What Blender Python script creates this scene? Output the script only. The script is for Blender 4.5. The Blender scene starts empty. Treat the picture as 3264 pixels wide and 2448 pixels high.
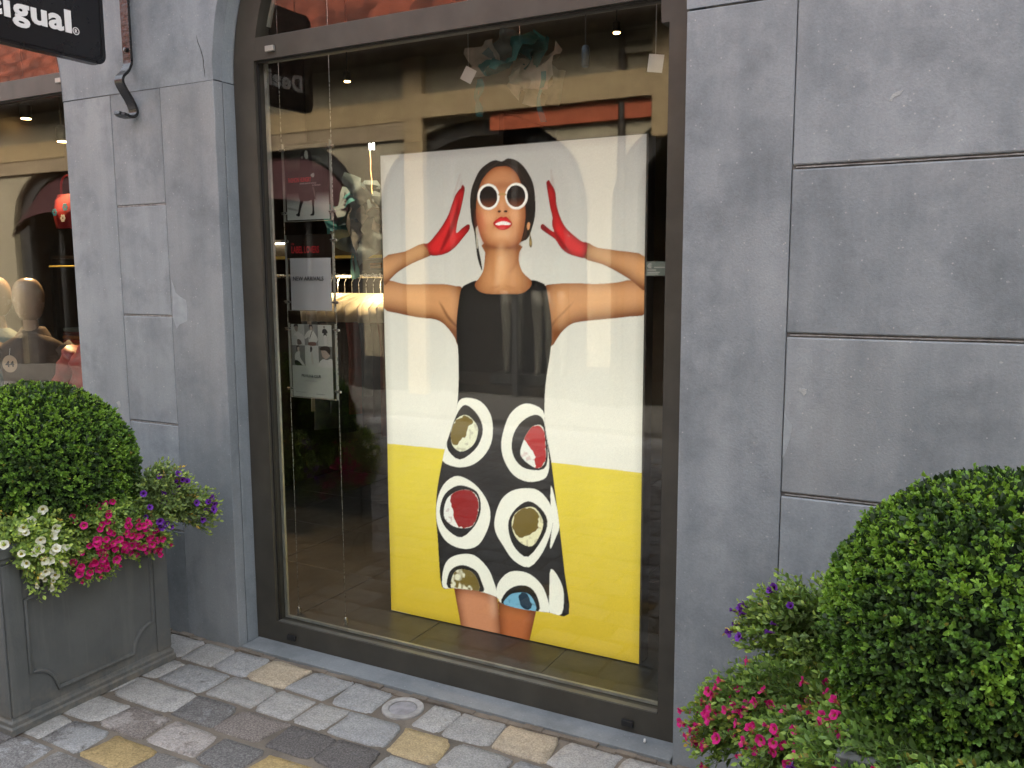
import bpy, bmesh, math, random
import numpy as np
from mathutils import Vector, Matrix
from mathutils.geometry import tessellate_polygon

random.seed(7)
RNG = np.random.default_rng(11)
SC = bpy.context.scene
COL = SC.collection
PI = math.pi
R = math.radians

# ---------------------------------------------------------------- camera
cam_data = bpy.data.cameras.new('camera')
cam = bpy.data.objects.new('camera', cam_data)
COL.objects.link(cam)
SC.camera = cam
cam_data.sensor_width = 36.0
cam_data.lens = 36.0 * 2772.6 / 3264.0
cam_data.clip_start = 0.02
cam_data.clip_end = 400.0
_r = Vector((0.88147828, 0.47219867, -0.004945))
_u = Vector((-0.05598326, 0.11489332, 0.99179907))
_f = Vector((-0.46889435, 0.87397251, -0.12771118))
cam.matrix_world = Matrix(((_r.x, _u.x, -_f.x, 0.0), (_r.y, _u.y, -_f.y, -2.427),
                           (_r.z, _u.z, -_f.z, 1.5), (0, 0, 0, 1)))

# ---------------------------------------------------------------- sky, sun, exposure
SUN_EL, SUN_AZ = R(46), R(14)          # veiled sun standing behind the shop: this side of the street is in soft shade
world = bpy.data.worlds.new('World')
SC.world = world
world.use_nodes = True
wn = world.node_tree
wn.nodes.clear()
sky = wn.nodes.new('ShaderNodeTexSky')
sky.sky_type = 'NISHITA'
sky.sun_disc = False
sky.sun_elevation = SUN_EL
sky.sun_rotation = SUN_AZ
sky.air_density = 1.0
sky.dust_density = 6.0
sky.ozone_density = 0.6
bg = wn.nodes.new('ShaderNodeBackground')
bg.inputs['Strength'].default_value = 0.15
wo = wn.nodes.new('ShaderNodeOutputWorld')
hs = wn.nodes.new('ShaderNodeHueSaturation')      # thin cloud: the blue is washed out
hs.inputs['Saturation'].default_value = 0.32
wn.links.new(sky.outputs[0], hs.inputs['Color'])
wn.links.new(hs.outputs[0], bg.inputs[0])
wn.links.new(bg.outputs[0], wo.inputs[0])

sun_data = bpy.data.lights.new('sun', 'SUN')
sun_data.energy = 1.5
sun_data.angle = R(12.0)
sun_data.color = (1.0, 0.93, 0.82)
sun = bpy.data.objects.new('sun', sun_data)
COL.objects.link(sun)
sd = Vector((math.sin(SUN_AZ) * math.cos(SUN_EL), math.cos(SUN_AZ) * math.cos(SUN_EL), math.sin(SUN_EL)))
sun.rotation_euler = (-sd).to_track_quat('-Z', 'Y').to_euler()
sun.location = sd * 40

SC.view_settings.view_transform = 'Standard'
SC.view_settings.look = 'None'
SC.view_settings.exposure = 2.95
SC.view_settings.gamma = 1.0
SC.view_settings.use_curve_mapping = False
SC.cycles.max_bounces = 10
SC.cycles.transparent_max_bounces = 16
SC.cycles.caustics_reflective = False
SC.cycles.caustics_refractive = False
SC.cycles.sample_clamp_indirect = 6.0

# ---------------------------------------------------------------- materials
def s2l(c):
    return tuple((x / 12.92 if x <= 0.04045 else ((x + 0.055) / 1.055) ** 2.4) for x in (v / 255.0 for v in c))

class NT:
    def __init__(s, name):
        s.m = bpy.data.materials.new(name)
        s.m.use_nodes = True
        s.t = s.m.node_tree
        s.t.nodes.clear()
        s.out = s.t.nodes.new('ShaderNodeOutputMaterial')
    def n(s, typ, **kw):
        nd = s.t.nodes.new('ShaderNode' + typ)
        for k, v in kw.items():
            if k.startswith('i_'):
                nd.inputs[k[2:].replace('_', ' ')].default_value = v
            else:
                setattr(nd, k, v)
        return nd
    def l(s, a, b):
        s.t.links.new(a, b)
    def coord(s, scale=(1, 1, 1), which='Object'):
        tc = s.n('TexCoord')
        mp = s.n('Mapping')
        mp.inputs['Scale'].default_value = scale
        s.l(tc.outputs[which], mp.inputs['Vector'])
        return mp.outputs[0]
    def noise(s, scale, vec=None, detail=4.0, rough=0.55):
        nd = s.n('TexNoise')
        nd.inputs['Scale'].default_value = scale
        nd.inputs['Detail'].default_value = detail
        nd.inputs['Roughness'].default_value = rough
        if vec is not None:
            s.l(vec, nd.inputs['Vector'])
        return nd.outputs['Fac']
    def ramp(s, fac, stops):
        nd = s.n('ValToRGB')
        el = nd.color_ramp.elements
        while len(el) < len(stops):
            el.new(0.5)
        for e, (p, c) in zip(el, stops):
            e.position = p
            e.color = (c[0], c[1], c[2], 1.0) if not isinstance(c, (int, float)) else (c, c, c, 1.0)
        s.l(fac, nd.inputs[0])
        return nd.outputs[0]
    def mix(s, fac, a, b, mode='MIX'):
        nd = s.n('MixRGB', blend_type=mode)
        for inp, v in ((0, fac), (1, a), (2, b)):
            if isinstance(v, bpy.types.NodeSocket):
                s.l(v, nd.inputs[inp])
            elif isinstance(v, (int, float)):
                nd.inputs[inp].default_value = v if inp == 0 else (v, v, v, 1)
            else:
                nd.inputs[inp].default_value = (v[0], v[1], v[2], 1)
        return nd.outputs[0]
    def math(s, op, a, b=None):
        nd = s.n('Math', operation=op)
        for i, v in ((0, a), (1, b)):
            if v is None:
                continue
            if isinstance(v, bpy.types.NodeSocket):
                s.l(v, nd.inputs[i])
            else:
                nd.inputs[i].default_value = v
        return nd.outputs[0]
    def bump(s, h, strength, dist=0.01):
        nd = s.n('Bump')
        nd.inputs['Strength'].default_value = strength
        nd.inputs['Distance'].default_value = dist
        s.l(h, nd.inputs['Height'])
        return nd.outputs[0]
    def bsdf(s, color=None, rough=0.6, metal=0.0, normal=None, spec=0.5, **kw):
        b = s.n('BsdfPrincipled')
        if isinstance(color, bpy.types.NodeSocket):
            s.l(color, b.inputs['Base Color'])
        elif color is not None:
            b.inputs['Base Color'].default_value = (*color, 1)
        if isinstance(rough, bpy.types.NodeSocket):
            s.l(rough, b.inputs['Roughness'])
        else:
            b.inputs['Roughness'].default_value = rough
        b.inputs['Metallic'].default_value = metal
        b.inputs['Specular IOR Level'].default_value = spec
        if normal is not None:
            s.l(normal, b.inputs['Normal'])
        for k, v in kw.items():
            b.inputs[k.replace('_', ' ')].default_value = v
        return b
    def done(s, shader):
        s.l(shader.outputs[0], s.out.inputs['Surface'])
        return s.m

def plain(name, c1, c2=None, scale=12.0, rough=0.6, metal=0.0, bump=0.0, bscale=None, spec=0.5, bdist=0.005):
    """two-tone mottled procedural material"""
    t = NT(name)
    v = t.coord()
    c2 = c2 or tuple(x * 0.8 for x in c1)
    col = t.ramp(t.noise(scale, v), [(0.35, c1), (0.65, c2)])
    nrm = None
    if bump:
        nrm = t.bump(t.noise(bscale or scale * 6, v), bump, bdist)
    rg = t.ramp(t.noise(scale * 1.7, v), [(0.3, max(0.0, rough - 0.06)), (0.7, min(1.0, rough + 0.06))])
    return t.done(t.bsdf(col, rg, metal, nrm, spec))

def emitter(name, col, strength, base=(0.8, 0.8, 0.8)):
    t = NT(name)
    b = t.bsdf(base, 0.5)
    b.inputs['Emission Color'].default_value = (*col, 1)
    b.inputs['Emission Strength'].default_value = strength
    return t.done(b)

def make_bluestone(name, lo, hi, seed=0.0):
    t = NT(name)
    tc = t.n('TexCoord')
    oi = t.n('ObjectInfo')
    off = t.n('VectorMath', operation='SCALE')
    t.l(oi.outputs['Random'], off.inputs['Scale'])
    off.inputs[0].default_value = (37.0, 11.0, 23.0)
    add = t.n('VectorMath', operation='ADD')
    t.l(tc.outputs['Object'], add.inputs[0])
    t.l(off.outputs[0], add.inputs[1])
    v = add.outputs[0]
    def mp(sc):
        m = t.n('Mapping')
        m.inputs['Scale'].default_value = sc
        t.l(v, m.inputs['Vector'])
        return m.outputs[0]
    cloud = t.noise(2.6, v, 5.0, 0.6)
    blot = t.noise(7.0, v, 4.0, 0.65)
    streak = t.noise(3.0, mp((3.2, 3.2, 0.28)), 4.0, 0.6)
    fine = t.noise(150.0, v, 3.0, 0.7)
    f = t.math('ADD', t.math('MULTIPLY', cloud, 0.55), t.math('MULTIPLY', streak, 0.45))
    col = t.ramp(f, [(0.34, lo), (0.66, hi)])
    col = t.mix(t.ramp(blot, [(0.46, 0.0), (0.72, 0.55)]), col, tuple(x * 0.70 for x in lo))
    col = t.mix(t.ramp(t.noise(1.7, mp((1, 1, 0.6)), 3.0), [(0.52, 0.0), (0.72, 0.35)]), col, (hi[0] * 1.12, hi[1] * 1.06, hi[2] * 1.0))
    col = t.mix(0.35, col, t.ramp(fine, [(0.3, 0.55), (0.7, 1.0)]), 'MULTIPLY')
    # fossil specks
    vo = t.n('TexVoronoi')
    vo.inputs['Scale'].default_value = 46.0
    t.l(v, vo.inputs['Vector'])
    sp = t.ramp(vo.outputs['Distance'], [(0.06, 1.0), (0.13, 0.0)])
    sp = t.math('MULTIPLY', sp, t.ramp(t.noise(19.0, v, 2.0), [(0.42, 0.0), (0.58, 0.8)]))
    col = t.mix(sp, col, (0.46, 0.46, 0.46))
    vo2 = t.n('TexVoronoi')
    vo2.inputs['Scale'].default_value = 16.0
    m2 = mp((1.0, 1.0, 1.5))
    t.l(m2, vo2.inputs['Vector'])
    sp2 = t.ramp(vo2.outputs['Distance'], [(0.05, 1.0), (0.085, 0.0)])
    sp2 = t.math('MULTIPLY', sp2, t.ramp(t.noise(5.0, v, 1.0), [(0.56, 0.0), (0.6, 0.6)]))
    col = t.mix(sp2, col, (0.45, 0.46, 0.46))
    # slab to slab tone
    br = t.n('HueSaturation')
    t.l(t.math('ADD', t.math('MULTIPLY', oi.outputs['Random'], 0.30), 0.85), br.inputs['Value'])
    t.l(col, br.inputs['Color'])
    nrm = t.bump(t.math('ADD', fine, t.math('MULTIPLY', blot, 0.6)), 0.22, 0.004)
    rg = t.ramp(blot, [(0.3, 0.48), (0.7, 0.68)])
    return t.done(t.bsdf(br.outputs[0], rg, 0.0, nrm, 0.35))

def make_cobble():
    t = NT('cobble_stone')
    tc = t.n('TexCoord')
    oi = t.n('ObjectInfo')
    off = t.n('VectorMath', operation='SCALE')
    t.l(oi.outputs['Random'], off.inputs['Scale'])
    off.inputs[0].default_value = (31.0, 17.0, 5.0)
    add = t.n('VectorMath', operation='ADD')
    t.l(tc.outputs['Object'], add.inputs[0])
    t.l(off.outputs[0], add.inputs[1])
    v = add.outputs[0]
    grain = t.noise(170.0, v, 3.0, 0.75)
    mid = t.noise(38.0, v, 4.0, 0.6)
    big = t.noise(9.0, v, 4.0, 0.6)
    base = oi.outputs['Color']
    dark = t.mix(1.0, base, (0.36, 0.34, 0.34), 'MULTIPLY')
    dk = t.mix(t.ramp(grain, [(0.42, 0.0), (0.66, 1.0)]), dark, t.mix(1.0, base, (0.85, 0.82, 0.8), 'MULTIPLY'))
    lt = t.mix(t.ramp(big, [(0.35, 0.0), (0.7, 0.5)]), base, t.mix(1.0, base, (0.7, 0.7, 0.72), 'MULTIPLY'))
    lt = t.mix(t.ramp(mid, [(0.45, 0.0), (0.7, 0.55)]), lt, t.mix(1.0, base, (0.62, 0.62, 0.64), 'MULTIPLY'))
    lt = t.mix(0.75, lt, t.ramp(grain, [(0.34, 0.42), (0.66, 1.15)]), 'MULTIPLY')
    # alpha of the object colour says how much of the worn skin has broken away
    thr = t.math('SUBTRACT', oi.outputs['Alpha'], t.math('ADD', t.math('MULTIPLY', big, 0.7), t.math('MULTIPLY', mid, 0.3)))
    msk = t.ramp(t.math('ADD', t.math('MULTIPLY', thr, 14.0), 0.5), [(0.0, 0.0), (1.0, 1.0)])
    col = t.mix(msk, lt, dk)
    col = t.mix(t.ramp(t.noise(23.0, v, 3.0, 0.7), [(0.66, 0.0), (0.72, 0.5)]), col, (0.3, 0.27, 0.22))
    h = t.math('ADD', t.math('MULTIPLY', grain, t.math('ADD', 0.25, msk)), t.math('MULTIPLY', mid, 1.0))
    nrm = t.bump(h, 0.9, 0.008)
    return t.done(t.bsdf(col, t.ramp(big, [(0.3, 0.55), (0.7, 0.8)]), 0.0, nrm, 0.35))

def make_ground(name, c1, c2, bscale):
    t = NT(name)
    v = t.coord()
    col = t.ramp(t.noise(6.0, v, 5.0), [(0.3, c1), (0.7, c2)])
    col = t.mix(0.5, col, t.ramp(t.noise(220.0, v, 3.0, 0.8), [(0.3, 0.55), (0.7, 1.2)]), 'MULTIPLY')
    nrm = t.bump(t.noise(bscale, v, 5.0, 0.7), 0.5, 0.006)
    return t.done(t.bsdf(col, 0.85, 0.0, nrm, 0.25))

def make_street():
    t = NT('street_setts')
    v = t.coord()
    br = t.n('TexBrick')
    t.l(v, br.inputs['Vector'])
    br.inputs['Scale'].default_value = 1.0
    br.inputs['Brick Width'].default_value = 0.21
    br.inputs['Row Height'].default_value = 0.163
    br.inputs['Mortar Size'].default_value = 0.014
    br.inputs['Mortar Smooth'].default_value = 0.4
    br.inputs['Color1'].default_value = (0.30, 0.31, 0.33, 1)
    br.inputs['Color2'].default_value = (0.12, 0.12, 0.13, 1)
    br.inputs['Mortar'].default_value = (0.2, 0.17, 0.14, 1)
    col = t.mix(0.4, br.outputs['Color'], t.ramp(t.noise(60.0, v, 4.0), [(0.3, 0.6), (0.7, 1.2)]), 'MULTIPLY')
    nrm = t.bump(t.math('SUBTRACT', t.math('MULTIPLY', t.noise(40.0, v), 0.5), br.outputs['Fac']), 0.6, 0.01)
    return t.done(t.bsdf(col, 0.8, 0.0, nrm, 0.3))

def make_glass(name, coat, tint, gl=(1.0, 0.95, 0.86)):
    """clear pane with a faint mirror coating"""
    t = NT(name)
    tr = t.n('BsdfTransparent')
    tr.inputs['Color'].default_value = (*tint, 1)
    g = t.n('BsdfGlossy')
    g.inputs['Color'].default_value = (*gl, 1)
    g.inputs['Roughness'].default_value = 0.0
    v = t.coord()
    t.l(t.bump(t.noise(1.1, v, 1.0), 0.02, 0.012), g.inputs['Normal'])
    lw = t.n('LayerWeight')
    lw.inputs['Blend'].default_value = 0.5
    fac = t.math('ADD', t.math('MULTIPLY', t.math('POWER', lw.outputs['Facing'], 5.0), 0.9), coat)
    mx = t.n('MixShader')
    t.l(fac, mx.inputs[0])
    t.l(tr.outputs[0], mx.inputs[1])
    t.l(g.outputs[0], mx.inputs[2])
    return t.done(mx)

def make_leaf(name, rough, trans, spec=0.4):
    t = NT(name)
    at = t.n('VertexColor', layer_name='Col')
    geo = t.n('NewGeometry')
    col = at.outputs['Color']
    b = t.bsdf(col, rough, 0.0, None, spec)
    tl = t.n('BsdfTranslucent')
    t.l(t.mix(1.0, col, (1.3, 1.35, 0.6), 'MULTIPLY'), tl.inputs['Color'])
    mx = t.n('MixShader')
    mx.inputs[0].default_value = trans
    t.l(b.outputs[0], mx.inputs[1])
    t.l(tl.outputs[0], mx.inputs[2])
    return t.done(mx)

def make_print(name, rough, emit=0.0, spec=0.3):
    t = NT(name)
    at = t.n('VertexColor', layer_name='Col')
    b = t.bsdf(at.outputs['Color'], rough, 0.0, None, spec)
    if emit:
        t.l(at.outputs['Color'], b.inputs['Emission Color'])
        b.inputs['Emission Strength'].default_value = emit
    return t.done(b)

M = {}
M['stone'] = make_bluestone('bluestone', (0.205, 0.235, 0.256), (0.338, 0.370, 0.392))
M['reveal'] = make_bluestone('bluestone_smooth', (0.225, 0.260, 0.280), (0.335, 0.372, 0.392))
M['sill'] = make_bluestone('bluestone_sill', (0.205, 0.228, 0.240), (0.31, 0.335, 0.348))
M['core'] = plain('wall_mortar', (0.20, 0.20, 0.20), (0.10, 0.10, 0.105), 30, 0.9, 0, 0.4)
M['cobble'] = make_cobble()
M['mortar'] = make_ground('sandy_joint', (0.23, 0.195, 0.155), (0.12, 0.105, 0.088), 120)
M['street'] = make_street()
M['frame'] = plain('dark_bronze_aluminium', (0.058, 0.054, 0.043), (0.042, 0.039, 0.031), 9, 0.42, 0.0, 0.12, 400, 0.5, 0.001)
M['bead'] = plain('pale_joint_mortar', (0.34, 0.34, 0.33), (0.22, 0.215, 0.21), 60, 0.9, 0, 0.4)
M['gasket'] = plain('rubber_gasket', (0.008, 0.008, 0.008), None, 20, 0.6)
M['spacer'] = plain('aluminium_spacer', (0.42, 0.42, 0.38), (0.30, 0.30, 0.27), 14, 0.35, 0.4)
M['dullbead'] = plain('dull_glazing_bead', (0.15, 0.15, 0.135), (0.11, 0.11, 0.10), 14, 0.4, 0.3)
M['limestain'] = plain('lime_stain', (0.42, 0.43, 0.42), (0.30, 0.32, 0.33), 40, 0.9, 0, 0.3)
M['steel'] = plain('brushed_steel', (0.55, 0.55, 0.53), (0.42, 0.42, 0.4), 30, 0.28, 0.9)
M['glass'] = make_glass('window_glass', 0.060, (0.93, 0.94, 0.92))
M['edge_glass'] = make_glass('glass_edge', 0.012, (0.97, 0.98, 0.97))
M['acrylic'] = make_glass('acrylic_sheet', 0.025, (0.96, 0.96, 0.96))
M['iron'] = plain('black_iron', (0.018, 0.018, 0.018), (0.010, 0.010, 0.010), 25, 0.22, 0.0, 0.25, 60)
M['sign'] = plain('black_lacquer', (0.0085, 0.0085, 0.010), (0.006, 0.006, 0.007), 8, 0.30)
M['letter'] = plain('white_letter', (0.80, 0.79, 0.76), (0.76, 0.75, 0.72), 10, 0.4)
def make_lead():
    t = NT('lead_grey_fibreglass')
    v = t.coord()
    col = t.ramp(t.noise(5.0, v), [(0.3, (0.110, 0.116, 0.114)), (0.7, (0.076, 0.081, 0.080))])
    st = t.noise(4.0, t.coord((5.0, 5.0, 0.35)), 4.0, 0.65)
    col = t.mix(t.ramp(st, [(0.52, 0.0), (0.72, 0.35)]), col, (0.19, 0.19, 0.175))
    sep = t.n('SeparateXYZ')
    t.l(v, sep.inputs[0])
    low = t.math('MULTIPLY', t.ramp(t.math('MULTIPLY', sep.outputs[2], 6.0), [(0.0, 1.0), (0.9, 0.0)]), t.ramp(t.noise(26.0, v, 5.0, 0.7), [(0.4, 0.0), (0.65, 0.7)]))
    col = t.mix(low, col, (0.20, 0.175, 0.14))          # splashed soil near the ground
    nrm = t.bump(t.noise(70.0, v, 4.0, 0.7), 0.35, 0.004)
    return t.done(t.bsdf(col, t.ramp(st, [(0.3, 0.5), (0.7, 0.72)]), 0.0, nrm, 0.35))
M['lead'] = make_lead()
M['soil'] = plain('potting_soil', (0.03, 0.02, 0.012), (0.012, 0.008, 0.005), 60, 0.95, 0, 0.8, 90)
M['undergrowth'] = plain('dark_leaf_mass', (0.010, 0.022, 0.008), (0.006, 0.012, 0.005), 40, 0.95, 0, 0.8, 90)
M['bark'] = plain('shrub_wood', (0.06, 0.045, 0.03), (0.03, 0.022, 0.014), 40, 0.9, 0, 0.6)
M['box_leaf'] = make_leaf('boxwood_leaf', 0.48, 0.25, 0.35)
M['cal_leaf'] = make_leaf('trailing_leaf', 0.5, 0.3)
M['petal'] = make_leaf('petal', 0.55, 0.3, 0.25)
M['print'] = make_print('printed_paper', 0.4)
M['litprint'] = make_print('backlit_print', 0.5, 0.083)
M['darkin'] = plain('dark_brown_fitting', (0.035, 0.026, 0.018), (0.022, 0.016, 0.012), 6, 0.6, 0, 0.1)
M['inwall'] = plain('interior_wall', (0.17, 0.145, 0.10), (0.12, 0.10, 0.075), 3, 0.8)
M['tile'] = plain('grey_floor_tile', (0.042, 0.043, 0.039), (0.028, 0.029, 0.027), 7, 0.38, 0, 0.08, 60)
M['grout'] = plain('tile_grout', (0.22, 0.22, 0.2), None, 30, 0.9)
M['ceil'] = plain('ceiling_paint', (0.25, 0.23, 0.2), None, 4, 0.85)
M['white'] = plain('white_paint', (0.72, 0.72, 0.7), (0.66, 0.66, 0.63), 12, 0.55)
M['black'] = plain('black_ink', (0.012, 0.012, 0.013), None, 12, 0.6)
M['red_ink'] = plain('red_ink', (0.55, 0.02, 0.03), None, 12, 0.6)
M['grey_ink'] = plain('grey_ink', (0.30, 0.30, 0.30), None, 12, 0.6)
M['cyan_ink'] = plain('cyan_ink', (0.06, 0.38, 0.55), None, 12, 0.6)

# ---------------------------------------------------------------- mesh helpers
class MB:
    def __init__(s):
        s.v, s.f, s.m = [], [], []
        s.mi = 0
    def face(s, *idx):
        s.f.append(tuple(idx)); s.m.append(s.mi)
    def add(s, verts, faces):
        o = len(s.v)
        s.v += [tuple(p) for p in verts]
        for f in faces:
            s.f.append(tuple(i + o for i in f)); s.m.append(s.mi)
        return s
    def box(s, x0, y0, z0, x1, y1, z1):
        v = [(x0, y0, z0), (x1, y0, z0), (x1, y1, z0), (x0, y1, z0), (x0, y0, z1), (x1, y0, z1), (x1, y1, z1), (x0, y1, z1)]
        return s.add(v, [(0, 3, 2, 1), (4, 5, 6, 7), (0, 1, 5, 4), (1, 2, 6, 5), (2, 3, 7, 6), (3, 0, 4, 7)])
    def prism(s, pts, a0, a1, plane='xz'):
        """closed outline extruded between a0 and a1 along the axis left out of plane"""
        def P(p, a):
            return (p[0], a, p[1]) if plane == 'xz' else ((p[0], p[1], a) if plane == 'xy' else (a, p[0], p[1]))
        n = len(pts)
        v = [P(p, a0) for p in pts] + [P(p, a1) for p in pts]
        tri = tessellate_polygon([[Vector((p[0], p[1], 0)) for p in pts]])
        f = [tuple(t) for t in tri] + [tuple(i + n for i in reversed(t)) for t in tri]
        f += [(i, (i + 1) % n, (i + 1) % n + n, i + n) for i in range(n)]
        return s.add(v, f)
    def tube(s, pts, r, n=8, cap=True):
        pts = [Vector(p) for p in pts]
        rs = r if isinstance(r, (list, tuple)) else [r] * len(pts)
        o = len(s.v)
        up = None
        for i, p in enumerate(pts):
            d = (pts[min(i + 1, len(pts) - 1)] - pts[max(i - 1, 0)]).normalized()
            if up is None:
                up = d.orthogonal().normalized()
            up = (up - d * up.dot(d))
            up = up.normalized() if up.length > 1e-6 else d.orthogonal().normalized()
            w = d.cross(up)
            for k in range(n):
                a = 2 * PI * k / n
                s.v.append(tuple(p + (up * math.cos(a) + w * math.sin(a)) * rs[i]))
        for i in range(len(pts) - 1):
            for k in range(n):
                s.face(o + i * n + k, o + i * n + (k + 1) % n, o + (i + 1) * n + (k + 1) % n, o + (i + 1) * n + k)
        if cap:
            s.face(*[o + k for k in reversed(range(n))])
            s.face(*[o + (len(pts) - 1) * n + k for k in range(n)])
        return s
    def rings(s, rings, cap=True):
        n = len(rings[0]); o = len(s.v)
        for rg in rings:
            s.v += [tuple(p) for p in rg]
        for i in range(len(rings) - 1):
            for k in range(n):
                s.face(o + i * n + k, o + i * n + (k + 1) % n, o + (i + 1) * n + (k + 1) % n, o + (i + 1) * n + k)
        if cap:
            s.face(*[o + k for k in reversed(range(n))])
            s.face(*[o + (len(rings) - 1) * n + k for k in range(n)])
        return s
    def lathe(s, prof, n=24, c=(0, 0, 0)):
        return s.rings([[(c[0] + r * math.cos(2 * PI * k / n), c[1] + r * math.sin(2 * PI * k / n), c[2] + z) for k in range(n)] for r, z in prof])
    def loft(s, secs, n=16):
        """secs: (centre, rx, ry) horizontal ellipses, or (centre, rx, ry, axis) with the ellipse square to axis"""
        rg = []
        for q in secs:
            c = Vector(q[0])
            if len(q) > 3:
                d = Vector(q[3]).normalized()
                a = d.cross(Vector((0, 1, 0))); a = a.normalized() if a.length > 1e-3 else Vector((1, 0, 0))
                b = d.cross(a)
            else:
                a, b = Vector((1, 0, 0)), Vector((0, 1, 0))
            rg.append([c + a * q[1] * math.cos(2 * PI * k / n) + b * q[2] * math.sin(2 * PI * k / n) for k in range(n)])
        return s.rings(rg)
    def mesh(s, name, mats, smooth=False, bevel=0.0, seg=2):
        me = bpy.data.meshes.new(name)
        me.from_pydata(s.v, [], s.f)
        for m in (mats if isinstance(mats, (list, tuple)) else [mats]):
            me.materials.append(M[m] if isinstance(m, str) else m)
        me.polygons.foreach_set('material_index', s.m)
        if bevel:
            bm = bmesh.new(); bm.from_mesh(me)
            bmesh.ops.remove_doubles(bm, verts=bm.verts, dist=1e-6)
            bmesh.ops.bevel(bm, geom=[e for e in bm.edges if len(e.link_faces) == 2 and e.calc_face_angle(0) > 0.4],
                            offset=bevel, segments=seg, affect='EDGES', profile=0.5, clamp_overlap=True)
            bmesh.ops.recalc_face_normals(bm, faces=bm.faces)
            bm.to_mesh(me); bm.free()
        else:
            bm = bmesh.new(); bm.from_mesh(me)
            bmesh.ops.recalc_face_normals(bm, faces=bm.faces)
            bm.to_mesh(me); bm.free()
        if smooth:
            me.polygons.foreach_set('use_smooth', [True] * len(me.polygons))
            if smooth != 'all':
                me.set_sharp_from_angle(angle=R(38))
        me.update()
        return me

def link(name, me, parent=None):
    o = bpy.data.objects.new(name, me)
    COL.objects.link(o)
    if parent is not None:
        o.parent = parent
    return o

def part(name, mb, mats, parent, smooth=False, bevel=0.0, seg=2):
    return link(name, mb.mesh(name, mats, smooth, bevel, seg), parent)

def tag(o, label=None, cat=None, group=None, kind=None):
    for k, v in (('label', label), ('category', cat), ('group', group), ('kind', kind)):
        if v:
            o[k] = v
    return o

def thing(name, label, cat, loc=(0, 0, 0), rotz=0.0, group=None):
    o = bpy.data.objects.new(name, None)
    COL.objects.link(o)
    o.location = loc
    o.rotation_euler = (0, 0, rotz)
    o.empty_display_size = 0.1
    return tag(o, label, cat, group)

def copy_tree(o, parent=None):
    c = o.copy()
    COL.objects.link(c)
    c.parent = parent
    for ch in [k for k in bpy.data.objects if k.parent is o]:
        copy_tree(ch, c)
    return c

def text_mesh(body, size, mat, extrude=0.0004, bold=0.0, xscale=1.0, align='LEFT', spacing=1.0):
    cu = bpy.data.curves.new('lettering', 'FONT')
    cu.body = body
    cu.size = size
    cu.extrude = extrude
    cu.offset = bold
    cu.align_x = align
    cu.space_character = spacing
    cu.resolution_u = 3
    ob = bpy.data.objects.new('lettering', cu)
    COL.objects.link(ob)
    dg = bpy.context.evaluated_depsgraph_get()
    me = bpy.data.meshes.new_from_object(ob.evaluated_get(dg))
    bpy.data.objects.remove(ob)
    bpy.data.curves.remove(cu)
    me.transform(Matrix.Scale(xscale, 4, Vector((1, 0, 0))))
    me.materials.clear()
    me.materials.append(M[mat])
    me.name = 'lettering'
    return me

FACE_STREET = Matrix.Rotation(PI / 2, 4, 'X')            # text reading along +x, facing -y
FACE_EAST = Matrix(((0, 0, 1, 0), (1, 0, 0, 0), (0, 1, 0, 0), (0, 0, 0, 1)))   # reading along +y, facing +x

def lettering(body, size, mat, parent, loc, face=FACE_STREET, name='lettering', **kw):
    me = text_mesh(body, size, mat, **kw)
    me.transform(face)
    o = link(name, me, parent)
    o.location = loc
    return o

def col_mesh(name, verts, faces_idx, loops_per_face, cols, mat, smooth=False):
    """big mesh from numpy arrays with one colour per vertex"""
    me = bpy.data.meshes.new(name)
    nv, nl, nf = len(verts), len(faces_idx), len(loops_per_face)
    me.vertices.add(nv); me.loops.add(nl); me.polygons.add(nf)
    me.vertices.foreach_set('co', np.ascontiguousarray(verts, dtype=np.float32).ravel())
    me.loops.foreach_set('vertex_index', np.ascontiguousarray(faces_idx, dtype=np.int32))
    st = np.concatenate([[0], np.cumsum(loops_per_face)[:-1]]).astype(np.int32)
    me.polygons.foreach_set('loop_start', st)
    if smooth:
        me.polygons.foreach_set('use_smooth', np.ones(nf, dtype=bool))
    ca = me.color_attributes.new('Col', 'FLOAT_COLOR', 'POINT')
    c4 = np.ones((nv, 4), dtype=np.float32); c4[:, :3] = cols
    ca.data.foreach_set('color', c4.ravel())
    me.materials.append(M[mat])
    me.update(calc_edges=True)
    me.validate()
    return me

# ---------------------------------------------------------------- ground
gr = part('street', MB().add([(-70, -6.1, -0.03), (70, -6.1, -0.03), (70, -0.02, -0.03), (-70, -0.02, -0.03)], [(0, 1, 2, 3)]), 'street', None)
tag(gr, 'grey cobbled shopping street running past the shop front', 'street', kind='structure')
gr2 = part('ground', MB().add([(-150, -160, -0.06), (150, -160, -0.06), (150, 120, -0.06), (-150, 120, -0.06)], [(0, 1, 2, 3)]), 'mortar', None)
tag(gr2, 'sandy ground under the whole street', 'ground', kind='structure')

pav = part('pavement', MB().add([(-5.6, -3.3, -0.0055), (2.2, -3.3, -0.0055), (2.2, 0.115, -0.0055), (-5.6, 0.115, -0.0055)], [(0, 1, 2, 3)]), 'mortar', None)
tag(pav, 'cobbled pavement in front of the shop window', 'pavement', kind='structure')

LIGHT, BLUE, GREY, DARK, GOLD, BEIGE, PINK = ((0.43, 0.42, 0.395), (0.365, 0.368, 0.362), (0.39, 0.383, 0.36), (0.27, 0.262, 0.255),
                                              (0.44, 0.325, 0.15), (0.56, 0.47, 0.34), (0.42, 0.385, 0.355))
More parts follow.
